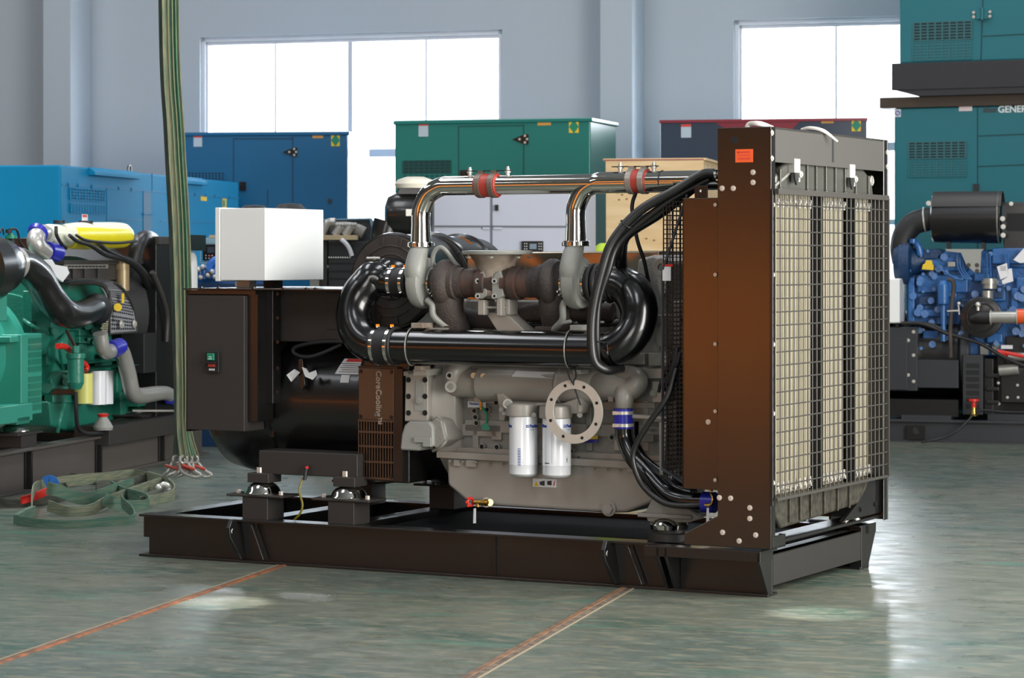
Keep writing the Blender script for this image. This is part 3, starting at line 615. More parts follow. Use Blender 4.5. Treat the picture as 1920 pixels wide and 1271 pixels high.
# drain pipes of the turbos
part('drain_pipe', greyl, gen, tube([(T1x+.05, .10, TZ-.08), at(810, 572, .10), at(812, 590, .10), at(824, 603, .12), at(852, 622, .16)], .016, 16))
part('drain_pipe', greyl, gen, tube([(T2x-.04, .10, TZ-.08), at(1055, 575, .10), at(1055, 598, .10), at(1044, 612, .12), at(1030, 626, .16)], .016, 16), tube([at(1052, 606, .1), at(1070, 602, .1)], .009, 10))
part('oil_feed_pipe', greyl, gen, tube([at(811, 500, .12), at(813, 476, .11), at(824, 464, .11), at(836, 470, .12), at(852, 492, .16), at(872, 512, .22)], .011, 14, 8))
# --- polished charge pipes with red couplings
def chargepipe(c, y, ztop, xend, zh):
    base = c+Vector((0, -.02, .175)); x = base[0]; yy = base[1]
    xl = at(*ztop, yy)
    P = [base, (x, yy, base[2]+.05), (x, yy, base[2]+.07)]
    v = part('charge_pipe', chrome, gen, tube([(x, yy, base[2]+.015), (x, yy, base[2]+.07), (x, yy, base[2]+.11), (x, yy, xl[2]-.14), (x+.008, yy, xl[2]-.10), (x+.045, yy, xl[2]-.038), (x+.11, yy, xl[2]-.004), (x+.16, yy, xl[2]), (x+.3, yy, xl[2]), (xend-.3, yy, xl[2]), (xend, yy, xl[2])], .0455, 32, 6))
    part('pipe_flare', chrome, gen, lathe((x, yy, base[2]+.01), ZA, [(0, .05), (.008, .05), (.05, .048), (.09, .046)], 32))
    part('pipe_flange', chrome, gen, lathe((x, yy, base[2]-.005), ZA, [(0, .062), (.003, .065), (.022, .065), (.025, .062)], 36))
    return x, yy, xl[2]
def coupling(px, y, z, m_cuff, hw, bpx):
    x = at(px, 345, y)[0]
    cp_ = part('silicone_coupling', redc, gen, lathe((x-hw, y, z), XA, [(0, .050), (0.002, .056), (2*hw-.002, .056), (2*hw, .050)], 36))
    for s_ in (-1, 1):
        part('coupling_clamp', m_cuff, cp_, lathe((x+s_*hw*.62-.014, y, z), XA, [(0, .056), (.001, .060), (.027, .060), (.028, .056)], 36), cbox((x+s_*hw*.62, y, z+.063), (.026, .03, .014)))
    for px2 in bpx:
        xb_ = at(px2, 330, y)[0]
        part('pipe_post', zinc, gen, cyl((xb_, y, z+.04), (xb_, y, z+.078), .010, n=14), cyl((xb_, y, z+.066), (xb_, y, z+.088), .007, n=12), cyl((xb_, y, z+.060), (xb_, y, z+.067), .015, n=14))
    part('tie_strap', rubber, gen, box((at(bpx[0], 325, y)[0]-.04, y-.012, z+.0665), (at(bpx[1], 325, y)[0]+.02, y+.012, z+.0705)))
x1, y1_, z1_ = chargepipe(T1, .15, (880, 348), -.50, 0)
x2, y2_, z2_ = chargepipe(T2, .05, (1180, 340), -.24, 0)
cuff = mat('clamp_tan', (120, 108, 98), .4, metal=.4)
coupling(915, y1_, z1_, cuff, .058, (881, 952)); coupling(1197, y2_, z2_, steel, .05, (1163, 1226))
x_ = at(1242, 340, y2_)[0]; part('cable_tie', rubber, gen, torus((x_, y2_, z2_), XA, .0465, .003, 30, 6))
# --- big black air pipes
PY, PR = .06, .084
zp = at(900, 652, PY)[2]
xL, xR = at(742, 652, PY)[0], at(1120, 652, PY)[0]
def bend(xc, zlo, zhi, s_, y0, y1, n=12): return [(xc+s_*(zhi-zlo)/2*math.sin(PI*k/n), y0+(y1-y0)*(1-math.cos(PI*k/n))/2, (zlo+zhi)/2-(zhi-zlo)/2*math.cos(PI*k/n)) for k in range(n+1)]
xc = at(1141, 592, .1)[0]; rt = bend(xc, zp, TZ, 1, PY, .15)
part('air_pipe', bglos, gen, tube([(xL-.02, PY, zp), ((xL+xR)/2, PY, zp)]+rt+[(T2x+.15, .15, TZ), (T2x+.12, .15, TZ)], [PR]*9+[.086, .090, .092, .092, .091, .088, .084, .08, .076, .074], 40, 6))
xc = at(722, 582, .1)[0]; lf = bend(xc, zp, TZ+.035, -1, PY, .14)
part('air_pipe', bglos, gen, tube([(xL-.09, PY, zp)]+lf[:10]+[(lf[10][0], .14, TZ+.025), (T1x-.21, .15, TZ+.005), (T1x-.12, .15, TZ)], [PR, .086, .088, .09, .092, .093, .093, .092, .091, .09, .088, .082, .070, .066], 40, 6))
part('air_pipe', bglos, gen, tube([at(712, 516, .27), at(718, 508, .29), at(728, 505, .32), at(748, 512, .34), at(770, 530, .40), at(775, 560, .5)], [.05, .06, .066, .07], 28, 6))
hz = part('hose_clamp', zinc, gen, cyl(at(688, 484, .14), at(712, 484, .14), .006, n=8), hexb(at(700, 484, .14), XA, .009, .012))
# couplings (rubber sleeve with two band clamps)
def sleeve(x, y, z, r, hw, m_=rubber, cl=None):
    s_ = part('rubber_sleeve', m_, gen, lathe((x-hw, y, z), XA, [(0, r-.004), (.004, r), (2*hw-.004, r), (2*hw, r-.004)], 40))
    for k in (-1, 1):
        part('band_clamp', chrome, s_, lathe((x+k*hw*.62-.009, y, z), XA, [(0, r), (.001, r+.004), (.017, r+.004), (.018, r)], 40), cbox((x+k*hw*.62, y, z+r+.007), (.02, .03, .012)))
sleeve((at(704, 650, PY)[0]+at(745, 650, PY)[0])/2, PY, zp, PR+.008, .064)
sleeve(T1x-.125, .15, TZ, .072, .055)
sleeve(T2x+.10, .15, TZ, .076, .075)
part('rubber_ridge', rubber, gen, *[torus((T2x+.085+.03*k, .15, TZ), XA, .084, .012, 36, 10) for k in range(2)], torus((T2x+.17, .15, TZ), XA, .082, .010, 36, 10))
for px in (773, 1070):
    x = at(px, 652, PY)[0]; part('pipe_strap', steel, gen, torus((x, PY, zp), (1, .12, 0), PR+.006, .0035, 40, 6))
    part('strap_bracket', brownh if px < 800 else greyl, gen, box((x+.01, PY-.03, zp+PR+.005), (x+.075, PY+.10, zp+PR+.03)), box((x+.01, PY, zp-PR-.03), (x+.05, PY+.09, zp-PR-.008)), bevel=.003)
parts('pipe_stay', greyp, gen, box((at(1075, 620, PY)[0], .1, zp+.06), (at(1100, 620, PY)[0], .36, zp+.10)), box((at(790, 620, PY)[0], .1, zp+.06), (at(830, 620, PY)[0], .40, zp+.09)), box((at(775, 690, .1)[0], .1, zp-.14), (at(800, 690, .1)[0], .36, zp-.11)))
# --- two air filter drums behind
def airfilter(px, py, y0, L, r):
    c = at(px, py, y0); c = Vector((c[0], y0, c[2]))
    d = part('air_filter', black, gen, lathe(c, YA, [(0, r*.93), (.004, r*.98), (.03, r), (.06, r*.96), (L*.6, r*.96), (L*.62, r*1.02), (L*.66, r*1.02), (L*.68, r*.96), (L, r*.92)], 56))
    part('filter_face', mat('filter_face_grey', (66, 62, 59), .5), d, lathe(c+Vector((0, -.004, 0)), YA, [(0, r*.92), (.006, r*.93)], 56), *[torus(c+Vector((0, -.005, 0)), YA, r*k, .005, 48, 6) for k in (.38, .55, .72)],
         *[bar(c+Vector((math.cos(a)*r*.72, -.006, math.sin(a)*r*.72)), c+Vector((math.cos(a)*r*.9, -.006, math.sin(a)*r*.9)), .012, .012, YA) for a in [k*PI/6+.2 for k in range(12)]], cyl(c+Vector((0, -.02, 0)), c, r*.36))
    return c
airfilter(733, 527, .38, .62, .243); c_ = at(838, 520, .80); 
airfilter(812, 522, .72, .42, .225)
part('filter_latch', brass, gen, *[bar(at(a, b, .62), at(a+9, b+5, .62), .008, .006) for a, b in ((864, 444), (871, 448), (876, 452))])
# --- radiator
RXF = .056       # its front face
RY0, RY1 = -.10, 1.40; RZ0, RZ1 = .225, 2.08
plate = [(RXF, RY0, RZ0), (RXF, RY0, RZ1), (-.20, RY0, RZ1), (-.20, RY0, .36), (-.36, RY0, .275), (-.36, RY0, RZ0)]
for y0 in (RY0, RY1-.012):
    part('side_plate', panelm, gen, prism([(p[0], y0, p[2]) for p in plate], (0, .012, 0)), box((RXF-.006, y0, RZ0), (RXF, y0+(.05 if y0 < 0 else -.05), RZ1)), bevel=.003)
nf = zinc
bolts(gen, [tuple(at(px, py, RY0)) for px, py in ((1412, 323), (1412, 342), (1354, 353), (1375, 353), (1349, 933), (1370, 934), (1406, 952), (1406, 972), (1355, 998), (1386, 1014), (1417, 1003))], (0, -1, 0), .0085)
h_ = at(1377, 262, RY0); part('lifting_hole', dark, gen, cyl(h_+Vector((0, -.0015, 0)), h_+Vector((0, .01, 0)), .017))
sp = at(1379, 280, RY0); sq = at(1412, 304, RY0)
os_ = part('orange_sticker', orange, gen, box((sp[0], RY0-.0015, sq[2]), (sq[0], RY0, sp[2])))
part('sticker_print', inkr, os_, *[box((sp[0]+.012, RY0-.0022, sq[2]+z), (sq[0]-.012, RY0-.0014, sq[2]+z+.003)) for z in (.012, .018, .030)], *[box((sp[0]+.010, RY0-.0022, sp[2]-.016), (sp[0]+.07, RY0-.0014, sp[2]-.010))], prism([(sp[0]+.008, RY0-.0022, sp[2]-.018), (sp[0]+.018, RY0-.0022, sp[2]-.018), (sp[0]+.013, RY0-.0022, sp[2]-.008)], (0, .0008, 0)))
bolts(gen, [tuple(gx(1447, py, RXF)) for py in (249, 297)]+[(RXF, RY0+.02, at(1445, py, RY0)[2]) for py in (384, 515, 646, 776, 906)]+[(RXF, RY1-.015, z) for z in (2.02, 1.95)], (1, 0, 0), .009)
# second panel (fan shroud side) and its bracket
SX0, SX1 = at(1279, 600, -.05)[0], -.205
part('shroud_panel', panelm, gen, box((SX0, -.05, at(1300, 917, -.05)[2]), (SX1+.02, -.035, at(1300, 371, -.05)[2])), box((SX0, -.05, .47), (SX0+.012, .0, 1.77)), bevel=.003)
zt_, zb_ = at(1300, 371, -.05)[2], at(1300, 917, -.05)[2]
part('shroud_panel', panelm, gen, box((SX0, 1.335, zb_), (SX1+.02, 1.35, zt_)), box((SX0, -.04, zt_-.012), (SX1, 1.34, zt_)), bevel=.003)
tb = part('shroud_tab', black, gen, box((at(1302, 360, -.03)[0], -.03, zt_), (at(1326, 360, -.03)[0], -.02, zt_+.055)), bevel=.002)
part('tab_hole', white, tb, cyl(at(1314, 358, -.031), at(1314, 358, -.025), .006, n=12))
bolts(gen, [tuple(at(1328, 791, -.05)), tuple(at(1340, 385, -.05)), tuple(at(1339, 516, -.05)), tuple(at(1338, 645, -.05)), tuple(at(1338, 771, -.05)), tuple(at(1338, 900, -.05))][:1], (0, -1, 0), .0085)
bolts(gen, [tuple(at(1341, py, -.06)) for py in (384, 515, 645, 771, 900)], (0, -1, 0), .006)
parts('shroud_back', bmatt, gen, box((SX0+.01, -.03, .48), (SX0+.02, .16, 1.76)), box((SX0+.01, 1.14, .48), (SX0+.02, 1.33, 1.76)), box((SX0+.01, -.03, 1.60), (SX0+.02, 1.33, 1.76)), box((SX0+.01, -.03, .48), (SX0+.02, 1.33, .62)))
# fan guard cage and fan
gd = []
GX0 = SX0-.13
for k in range(60): z = .52+k*.021; gd.append(box((GX0, .03, z-.002), (SX0, .034, z+.002)))
for k in range(9): x = GX0+(SX0-GX0)*k/8; gd.append(box((x-.002, .03, .50), (x+.002, .034, 1.76)))
for k in range(60): z = .52+k*.021; gd.append(box((GX0, .03, z-.002), (GX0+.004, 1.25, z+.002)))
for k in range(27): y = .03+k*.047; gd.append(box((GX0, y-.002, .50), (GX0+.004, y+.002, 1.76)))
part('fan_guard', wiremd, gen, *gd)
part('guard_rim', mat('guard_rim', (44, 56, 66), .4), gen, bar((GX0+.0, .028, 1.45), (SX0-.01, .028, 1.79), .010, .010), bar((GX0-.005, .028, 1.45), (GX0-.005, .028, .55), .006, .006), bar((GX0-.005, .028, .55), (SX0-.01, .028, .48), .012, .012))
fan = part('fan_hub', black, gen, cyl((SX0-.10, .65, 1.15), (SX0+.02, .65, 1.15), .09))
for k in range(8):
    a = k*PI/4; d_ = Vector((0, math.cos(a), math.sin(a))); t_ = Vector((.5, -math.sin(a)*.86, math.cos(a)*.86)); o_ = Vector((SX0-.05, .65, 1.15))
    part('fan_blade', black, gen, prism([o_+d_*.08-t_*.04, o_+d_*.52-t_*.09, o_+d_*.54+t_*.08, o_+d_*.08+t_*.05], (.006, 0, 0)))
part('guard_label', redp, gen, box((GX0-.001, .024, 1.465), (GX0+.05, .029, 1.475))); part('guard_label', paper, gen, box((GX0-.001, .024, 1.40), (GX0+.04, .029, 1.464)))
# header channel
hy = [RY0+.012, RY1-.012]
zh = at(1447, 303, RY0)[2]
zh = 1.925
part('header_channel', headerm, gen, box((RXF-.012, hy[0], zh), (RXF-.001, hy[1], RZ1)), box((-.20, hy[0], RZ1-.012), (RXF-.001, hy[1], RZ1)), bevel=.002)
sl = gx(1562, 280, RXF); part('header_slot', dark, gen, box((RXF-.003, sl[1]-.012, sl[2]-.06), (RXF, sl[1]+.012, sl[2]+.065)))
part('rear_channel', black, gen, box((-.20, hy[0], zh), (-.19, hy[1], RZ1)))
parts('rear_frame', black, gen, box((-.195, RY0+.01, RZ0), (-.185, .06, 1.93)), box((-.195, 1.25, RZ0), (-.185, RY1-.01, 1.93)))
part('inner_backing', dark, gen, box((-.10, hy[0]+.02, 1.75), (-.09, hy[1]-.02, 1.93)))
# upper tank (ribbed) behind the header
def tank(z0, z1, slope, m_, up):
    ya, yb = RY0+.10, RY1-.12; o = .17
    if up: poly = [(0, ya, z0), (0, yb, z0), (0, yb-.03, z1-.06), (0, yb-o, z1), (0, ya+o, z1), (0, ya+.02, z1-.07)]
    else: poly = [(0, ya-.08, z1), (0, yb, z1), (0, yb-.05, z1-.03), (0, yb-o*1.3, z0+.03), (0, ya+o*.5, z0), (0, ya-.02, z1-.05)]
    return part('upper_tank' if up else 'lower_tank', m_, gen, prism([(-.12, p[1], p[2]) for p in poly], (.15, 0, 0)), bevel=.02)
ut = tank(1.79, 1.945, 0, tankm, True); lt = tank(.295, .44, 0, tankd, False)
for px in (1462, 1513, 1530, 1548, 1566, 1584, 1604, 1628):
    y = gx(px, 340, .035)[1]; zz = 1.935 if 1490 < px < 1600 else 1.90
    part('tank_rib', tankm, ut, bar((.035, y, 1.80), (.035, y, zz), .014, .014), ball((.036, y, 1.808), .012, 10, 6), bevel=.003)
for px in (1480, 1500, 1520, 1545, 1570, 1592):
    y = gx(px, 940, .035)[1]; part('tank_rib', tankd, lt, bar((.035, y, .32), (.035, y, .43), .014, .014), bevel=.003)
for px, py in ((1488, 312), (1592, 322)):
    q = Vector(gx(px, py, .04)); pb = part('tank_bracket', greyl, gen, box((.02, q[1]-.035, q[2]-.03), (.06, q[1]+.035, q[2]+.035)), box((.03, q[1]-.01, q[2]-.07), (.056, q[1]+.045, q[2]-.03)), bevel=.004)
    part('bracket_foot', rubber, pb, prism([(.058, q[1]-.05, q[2]-.03), (.058, q[1]-.01, q[2]-.03), (.058, q[1]-.0, q[2]-.06), (.058, q[1]-.025, q[2]-.085), (.058, q[1]-.045, q[2]-.055)], (.008, 0, 0)))
    bolts(pb, [(.06, q[1]+.035, q[2]-.035)], (1, 0, 0), .011)
part('tank_strut', steel, gen, bar(gx(1447, 352, .03), gx(1487, 318, .03), .012, .012))
parts('filler_ring', steel, gen, torus(gx(1634, 339, .03), XA, .02, .006, 24, 8), cyl(gx(1634, 339, .02), gx(1634, 339, .035), .010))
# fins: three stacks with dark gaps
zc0, zc1 = .445, 1.79
edges = [gx(px, 600, 0)[1] for px in (1452, 1523, 1541, 1585, 1601, 1644)]
for a_, b_ in ((edges[0], edges[1]), (edges[2], edges[3]), (edges[4], edges[5])):
    cr = part('radiator_core', core, gen, box((-.10, a_, zc0), (-.02, b_, zc1)), *[bar((-.016, a_+(b_-a_)*(k+.5)/10, zc0), (-.016, a_+(b_-a_)*(k+.5)/10, zc1), (b_-a_)/16, .004, YA) for k in range(10)])
    parts('core_bolt', zinc, cr, *[hexb((-.01, a_+(b_-a_)*(k+.5)/7, z), XA, .010, .02) for k in range(7) for z in (zc1-.03, zc0+.02)], *[cbox((-.0, a_+(b_-a_)*(k+.5)/7, z), (.01, .014, .04)) for k in range(7) for z in (zc1-.04, zc0+.035)])
part('core_frame', dark, gen, box((-.12, RY0+.03, zc0-.01), (-.104, RY1-.02, zc1+.005)))
part('core_edge', core, gen, box((-.015, edges[2]-.012, zc0), (-.005, edges[2]+.010, zc1)))
for a_, b_ in ((edges[1], edges[2]-.014), (edges[3], edges[4]), (edges[5], RY1-.04)):
    ym = (a_+b_)/2; part('core_divider', voidb, gen, box((-.09, a_-.006, zc0-.02), (.01, b_+.004, zc1+.01)), bevel=.003)
# wire guard over the face
MY0, MY1, MZ0, MZ1 = gx(1456, 600, .085)[1], gx(1664, 600, .085)[1], .445, 1.795
ms = [box((.075, MY0, MZ1-.012), (.095, MY1, MZ1+.012)), box((.075, MY0, MZ0-.006), (.09, MY1, MZ0+.006)), box((.075, MY1-.008, MZ0), (.095, MY1+.004, MZ1))]
nr, nc = 23, 26
for k in range(1, nr): z = MZ0+(MZ1-MZ0)*k/nr; ms.append(cyl((.086, MY0, z), (.086, MY1, z), .0034, n=6))
for k in range(1, nc): y = MY0+(MY1-MY0)*k/nc; ms.append(cyl((.081, y, MZ0), (.081, y, MZ1), .0030, n=6))
part('wire_guard', meshm, gen, *ms)
parts('guard_mount', black, gen, box((.052, -.096, MZ0-.03), (.068, MY0, MZ1+.01)), box((.0, MY1-.02, MZ0-.02), (.075, MY1+.004, MZ1+.01)), bevel=.003)
part('lower_rail', black, gen, box((-.1, RY0+.012, .235), (.03, RY1-.012, .25)), prism([(.03, .85, .26), (.03, 1.38, .26), (.03, 1.38, .44), (.03, 1.22, .44), (.03, 1.05, .33)], (-.02, 0, 0)), bevel=.003)
ch = gx(1441, 1020, .03)
part('foot_channel', black, gen, box((-.3, -.09, .225), (.06, .06, .233)), box((.052, -.09, .225), (.06, .06, .28)), box((.03, .05, .225), (.06, .06, .28)), bevel=.002)
bolts(gen, [(-.02, 1.0, .25), (-.0, 1.1, .25)], ZA, .014); bolts(gen, [tuple(gx(1640, 945, .03)), tuple(gx(1613, 955, .03))], XA, .010, black)
part('end_gusset', black, gen, box((-.06, 1.17, .0), (.004, 1.27, .212)), bevel=.003)
# white breather hoses over the header
part('breather_hose', mat('breather_hose', (214, 206, 200), .4), gen, tube([at(1400, 244, .25), at(1405, 233, .25), at(1425, 232, .25), at(1447, 240, .4)], .012, 10))
part('breather_hose', MATS['breather_hose'], gen, tube([gx(1503, 243, -.05), gx(1520, 240, .0), gx(1545, 246, .06), gx(1570, 265, .10)], [.007, .009, .009, .005], 10))
# --- hoses
part('coolant_pipe', bglos, gen, tube([at(1345, 330, .10), at(1330, 332, .10), at(1305, 345, .09), at(1240, 395, .07), at(1185, 430, .06), at(1168, 448, .07), at(1164, 475, .12), at(1166, 510, .2)], .030, 24, 8))
part('coolant_hose', hosem, gen, tube([at(1340, 325, .06), at(1315, 328, .05), at(1270, 355, .03), at(1200, 395, .0), at(1150, 450, -.03), at(1128, 510, -.05), at(1112, 580, -.06), at(1109, 640, -.06), at(1116, 680, -.05), at(1140, 694, .0), at(1165, 690, .1)], .022, 18, 8))
part('coolant_hose', hosem, gen, tube([at(1330, 336, .07), at(1250, 380, .04), at(1165, 450, .01), at(1140, 510, -.02), at(1122, 570, -.03), at(1119, 640, -.03), at(1124, 676, .0), at(1136, 690, .05)], .016, 16, 8))
part('cable', rubber, gen, tube([at(1192, 362, .14), at(1186, 380, .14), at(1186, 400, .14), at(1195, 450, .16), at(1208, 490, .2), at(1216, 530, .25)], .009, 10))
for a_, b_ in ((1176, 421), (1130, 508), (1125, 640)):
    part('cable_tie', rubber, gen, torus(at(a_, b_, -.01), (.6, 0, .9) if b_ < 450 else (0.1, 0, 1), .034, .003, 20, 6))
# lower coolant pipe with blue couplings
zq = at(1169, 787, .13)
bc = part('blue_coupling', bluec, gen, lathe(at(1169, 804, .13), ZA, [(0, .040), (.002, .045), (.092, .045), (.094, .040)], 32))
for z in (.018, .075): part('band_clamp', zinc, bc, lathe(at(1169, 804, .13)+Vector((0, 0, z-.008)), ZA, [(0, .045), (.001, .048), (.015, .048), (.016, .045)], 32), cbox(tuple(at(1169, 804, .13)+Vector((-.02, -.045, z))), (.02, .02, .016)))
part('water_pipe', bglos, gen, tube([at(1169, 765, .13), at(1169, 800, .13), at(1172, 825, .13), at(1186, 858, .11), at(1215, 890, .08), at(1250, 925, .05), at(1285, 938, .03), at(1330, 940, .03)], .038, 28, 8))
part('water_pipe', bglos, gen, tube([at(1186, 790, .2), at(1188, 830, .2), at(1205, 862, .18), at(1240, 892, .15), at(1270, 915, .12), at(1300, 925, .1)], .03, 24, 8))
part('drain_hose', hosem, gen, tube([at(1268, 690, .02), at(1250, 745, .0), at(1212, 800, -.01), at(1190, 840, -.01), at(1188, 870, -.01), at(1205, 910, -.01), at(1240, 940, -.01), at(1275, 948, -.01), at(1315, 946, .0)], .0135, 14, 8))
parts('hose_bundle', rubber, gen, tube([at(1270, 650, .03), at(1262, 690, .03), at(1245, 730, .05)], .012, 10), tube([at(1262, 670, .04), at(1240, 715, .06), at(1235, 735, .07)], .008, 10), tube([at(1275, 660, .02), at(1268, 685, .02), at(1255, 700, .05)], .010, 10))
b2 = part('blue_coupling', bluec, gen, lathe(at(1318, 941, .03), XA, [(0, .042), (.002, .047), (.06, .047)], 28))
part('bleed_pipe', brass, gen, tube([at(1333, 925, -.02), at(1336, 935, -.03), at(1333, 945, -.03), at(1322, 947, -.03)], .007, 10), hexb(at(1333, 921, -.02), ZA, .010, .02))
part('hanging_tag', paper, gen, prism([at(1325, 952, -.03), at(1329, 952, -.03), at(1330, 980, -.03), at(1324, 980, -.03)], (0, .003, 0)))
# --- ring hung from the engine by a black tie (lifts away: its own thing)
rc = at(1075.5, 772, .055)
ring = M.empty('flange_ring', 'bare round steel flange ring with bolt holes hung by a tie before the white filters', 'ring', loc=tuple(rc))
rg = part('ring_plate', mat('ring_steel', (196, 194, 186), .3, metal=.25, var=.15, sc=30), ring, washer((0, 0, 0), YA, .148, .106, .010, 64), bevel=.001)
for k in range(8):
    a = k*PI/4+.35; part('bolt_hole', dark, ring, cyl((.127*math.cos(a), -.0012, .127*math.sin(a)), (.127*math.cos(a), .003, .127*math.sin(a)), .0075, n=16))
part('hanging_tie', rubber, ring, tube([(.0, .0, .127), (-.012, -.02, .16), (-.012, -.03, .19), (.0, -.02, .215), (.014, -.01, .19), (.012, .0, .16), (0, .0, .135), (.01, .02, .07), (.022, .03, .03)], .004, 8), cyl((-.008, -.015, .205), (.014, -.015, .205), .009, n=10))
# ================= green engine generator on the left =================
X_, Y_ = at_px(0, 934)
L = Fr(X_, Y_, 90-13.2)          # local x runs along the set (away to the right), local y into it (to the left)
gL = L.g
def al(px, py, y): return Vector(gL(px, py, y))
teal = mat('teal_green_paint', (54, 150, 130), .35, coat=.3, var=.08)
tealc = mat('teal_green_casting', (34, 120, 100), .38, coat=.25, bump=.25, bsc=60)
lg = L.empty('diesel_generator', 'open generator with teal green engine, yellow coolant tank and black radiator at the left edge', 'generator')
bx0, bx1 = -3.0, al(392, 866, 0)[0]
part('base_beam', mat('grey_black_steel', (84, 79, 75), .5), lg, box((bx0, 0, 0), (bx1, .12, .014)), box((bx0, 0, .262), (bx1, .12, .28)), box((bx0, .05, .01), (bx1-.02, .065, .27)), bevel=.002)
part('base_beam', bmatt, lg, box((bx0, 1.1, 0), (bx1, 1.22, .014)), box((bx0, 1.1, .262), (bx1, 1.22, .28)), box((bx0, 1.15, .01), (bx1-.02, 1.165, .27)))
for px in (55, 187, 305):
    x = al(px, 880, .02)[0]
    st = part('beam_stiffener', black, lg, prism([(x, .0+.004, .014), (x, .05, .014), (x, .05, .262), (x, .004, .262)], (.012, 0, 0)), box((x-.02, .035, .014), (x+.09, .05, .262)), bevel=.002)
    part('stiffener_hole', greyl, st, cyl((x+.035, .0345, .15), (x+.035, .036, .15), .022))
for x in (.2, 1.2, 2.3): part('cross_beam', black, lg, box((x, .06, .14), (x+.1, 1.15, .26)))
# alternator
ax0 = al(0, 700, .25)[0]; acz = al(10, 655, .25)[2]
part('alternator_body', teal, lg, lathe((-1.0, .6, .86), XA, [(0, .30), (.02, .36), (1.0, .36), (1.002, .40), (1.05, .40), (1.06, .36), (1.12, .36)], 48))
part('terminal_box', teal, lg, box((-1.0, .10, 1.10), (al(14, 600, .10)[0], 1.1, 1.39)), bevel=.01)
part('alternator_ring', teal, lg, lathe((al(48, 700, .16)[0], .6, .86), XA, [(-.3, .33), (-.06, .36), (-.05, .40), (-.04, .43), (0, .44), (.04, .44), (.05, .40)], 48), *[hexb((al(48, 700, .16)[0]-.045, .6-.41*math.cos(a), .86+.41*math.sin(a)), (-1, 0, 0), .02) for a in (-.7, 0, .7)])
v0, v1 = al(57, 635, .12), al(82, 775, .12)
vc = part('vent_cover', teal, lg, box((v0[0]-.10, .14, v1[2]), (v1[0]+.02, .40, v0[2]+.03)), box((al(20, 630, .16)[0], .16, v0[2]-.02), (v1[0], .9, v0[2]+.02)), bevel=.008)
for k in range(10):
    z = v1[2]+.03+(v0[2]-v1[2]-.06)*k/9.5+(.02 if k > 4 else 0)
    part('vent_slot', tealc, vc, box((v0[0]+.01, .134, z), (v1[0]-.0, .142, z+.035)))
part('alternator_foot', teal, lg, box((-.9, .10, .44), (al(62, 800, .1)[0], .35, .56)), bevel=.01)
part('flywheel_housing', tealc, lg, lathe((al(84, 700, .3)[0], .6, .88), XA, [(0, .38), (.1, .42), (.13, .42), (.14, .37), (.30, .36)], 44))
def lmount(px, py):
    p = al(px, py, .16); x = p[0]
    m_ = part('mount_post', bmatt, lg, box((x-.12, .06, .28), (x+.12, .30, .36)), box((x-.20, .05, .36), (x+.2, .32, .372)), bevel=.003)
    part('mount_bell', chrome, m_, lathe((x, .17, .372), ZA, [(0, .10), (.01, .105), (.03, .09), (.05, .05), (.055, .02)]))
    part('mount_block', tealc, m_, box((x-.10, .10, .427), (x+.10, .24, .475)), bevel=.004)
    part('mount_bolt', zinc, m_, hexb((x, .15, .475), ZA, .022, .03))
lmount(28, 800); lmount(255, 790)
# engine
e0, e1 = al(86, 700, .3)[0], al(262, 700, .3)[0]
part('engine_block', tealc, lg, box((e0, .30, .62), (e1, .9, 1.35)), box((e0+.1, .34, 1.30), (e1-.25, .86, 1.42)), bevel=.02)
part('oil_pan', tealc, lg, prism([al(*p, .27) for p in ((92, 752), (98, 800), (140, 812), (210, 806), (222, 752))], (0, .55, 0)), bevel=.02)
part('fuel_filter', whitefilter, lg, *[cyl(al(px, 758, .06+.0*k), al(px, 695, .06), .062, n=28) for k, px in enumerate((182,))])
part('fuel_filter', whitefilter, lg, cyl(al(196, 757, .14), al(196, 694, .14), .062, n=28))
part('fuel_filter', mat('filter_yellow', (216, 214, 120), .35), lg, cyl(al(157, 756, .04), al(157, 700, .04), .062, n=28))
part('filter_head', tealc, lg, box(al(140, 697, .0), al(212, 683, .20)), box(al(150, 683, .05), al(200, 672, .25)), bevel=.01)
part('water_separator', tealc, lg, cyl(al(142, 718, -.02), al(142, 672, -.02), .055), cyl(al(142, 672, -.02), al(142, 662, -.02), .065), cyl(al(142, 730, -.02), al(142, 718, -.02), .035, .055), hexb(al(142, 662, -.02), ZA, .03, .05), bevel=.004)
parts('engine_rib', tealc, lg, *[prism([al(px, py, .26), al(px+w_, py, .26), al(px+w_, py+h, .26), al(px, py+h, .26)], (0, .07, 0)) for px, py, w_, h in ((88, 660, 30, 24), (96, 700, 34, 30), (120, 640, 20, 60), (150, 630, 60, 14), (214, 600, 30, 14), (90, 610, 26, 22), (220, 690, 10, 90), (100, 740, 40, 16), (60, 545, 46, 120), (60, 600, 10, 60), (205, 650, 40, 20), (130, 590, 30, 30), (118, 570, 18, 26), (150, 600, 26, 30), (100, 560, 20, 40), (180, 610, 24, 20), (95, 600, 12, 60))], bevel=.008)
rl = random.Random(3)
parts('engine_boss', tealc, lg, *[cyl(al(x_, y_, .22), al(x_, y_, .28), rl.uniform(.012, .035), n=14) for x_, y_ in [(rl.uniform(86, 215), rl.uniform(585, 755)) for _ in range(46)]])
parts('engine_pipe', tealc, lg, tube([al(128, 560, .2), al(140, 590, .15), al(125, 620, .2), al(112, 650, .15), al(118, 690, .2)], .012, 8), tube([al(90, 625, .2), al(60, 610, .2), al(45, 600, .3)], .012, 8), tube([al(120, 757, .1), al(112, 790, .08), al(108, 810, .1)], .012, 8), tube([al(150, 580, .2), al(180, 600, .15), al(200, 590, .2)], .010, 8))
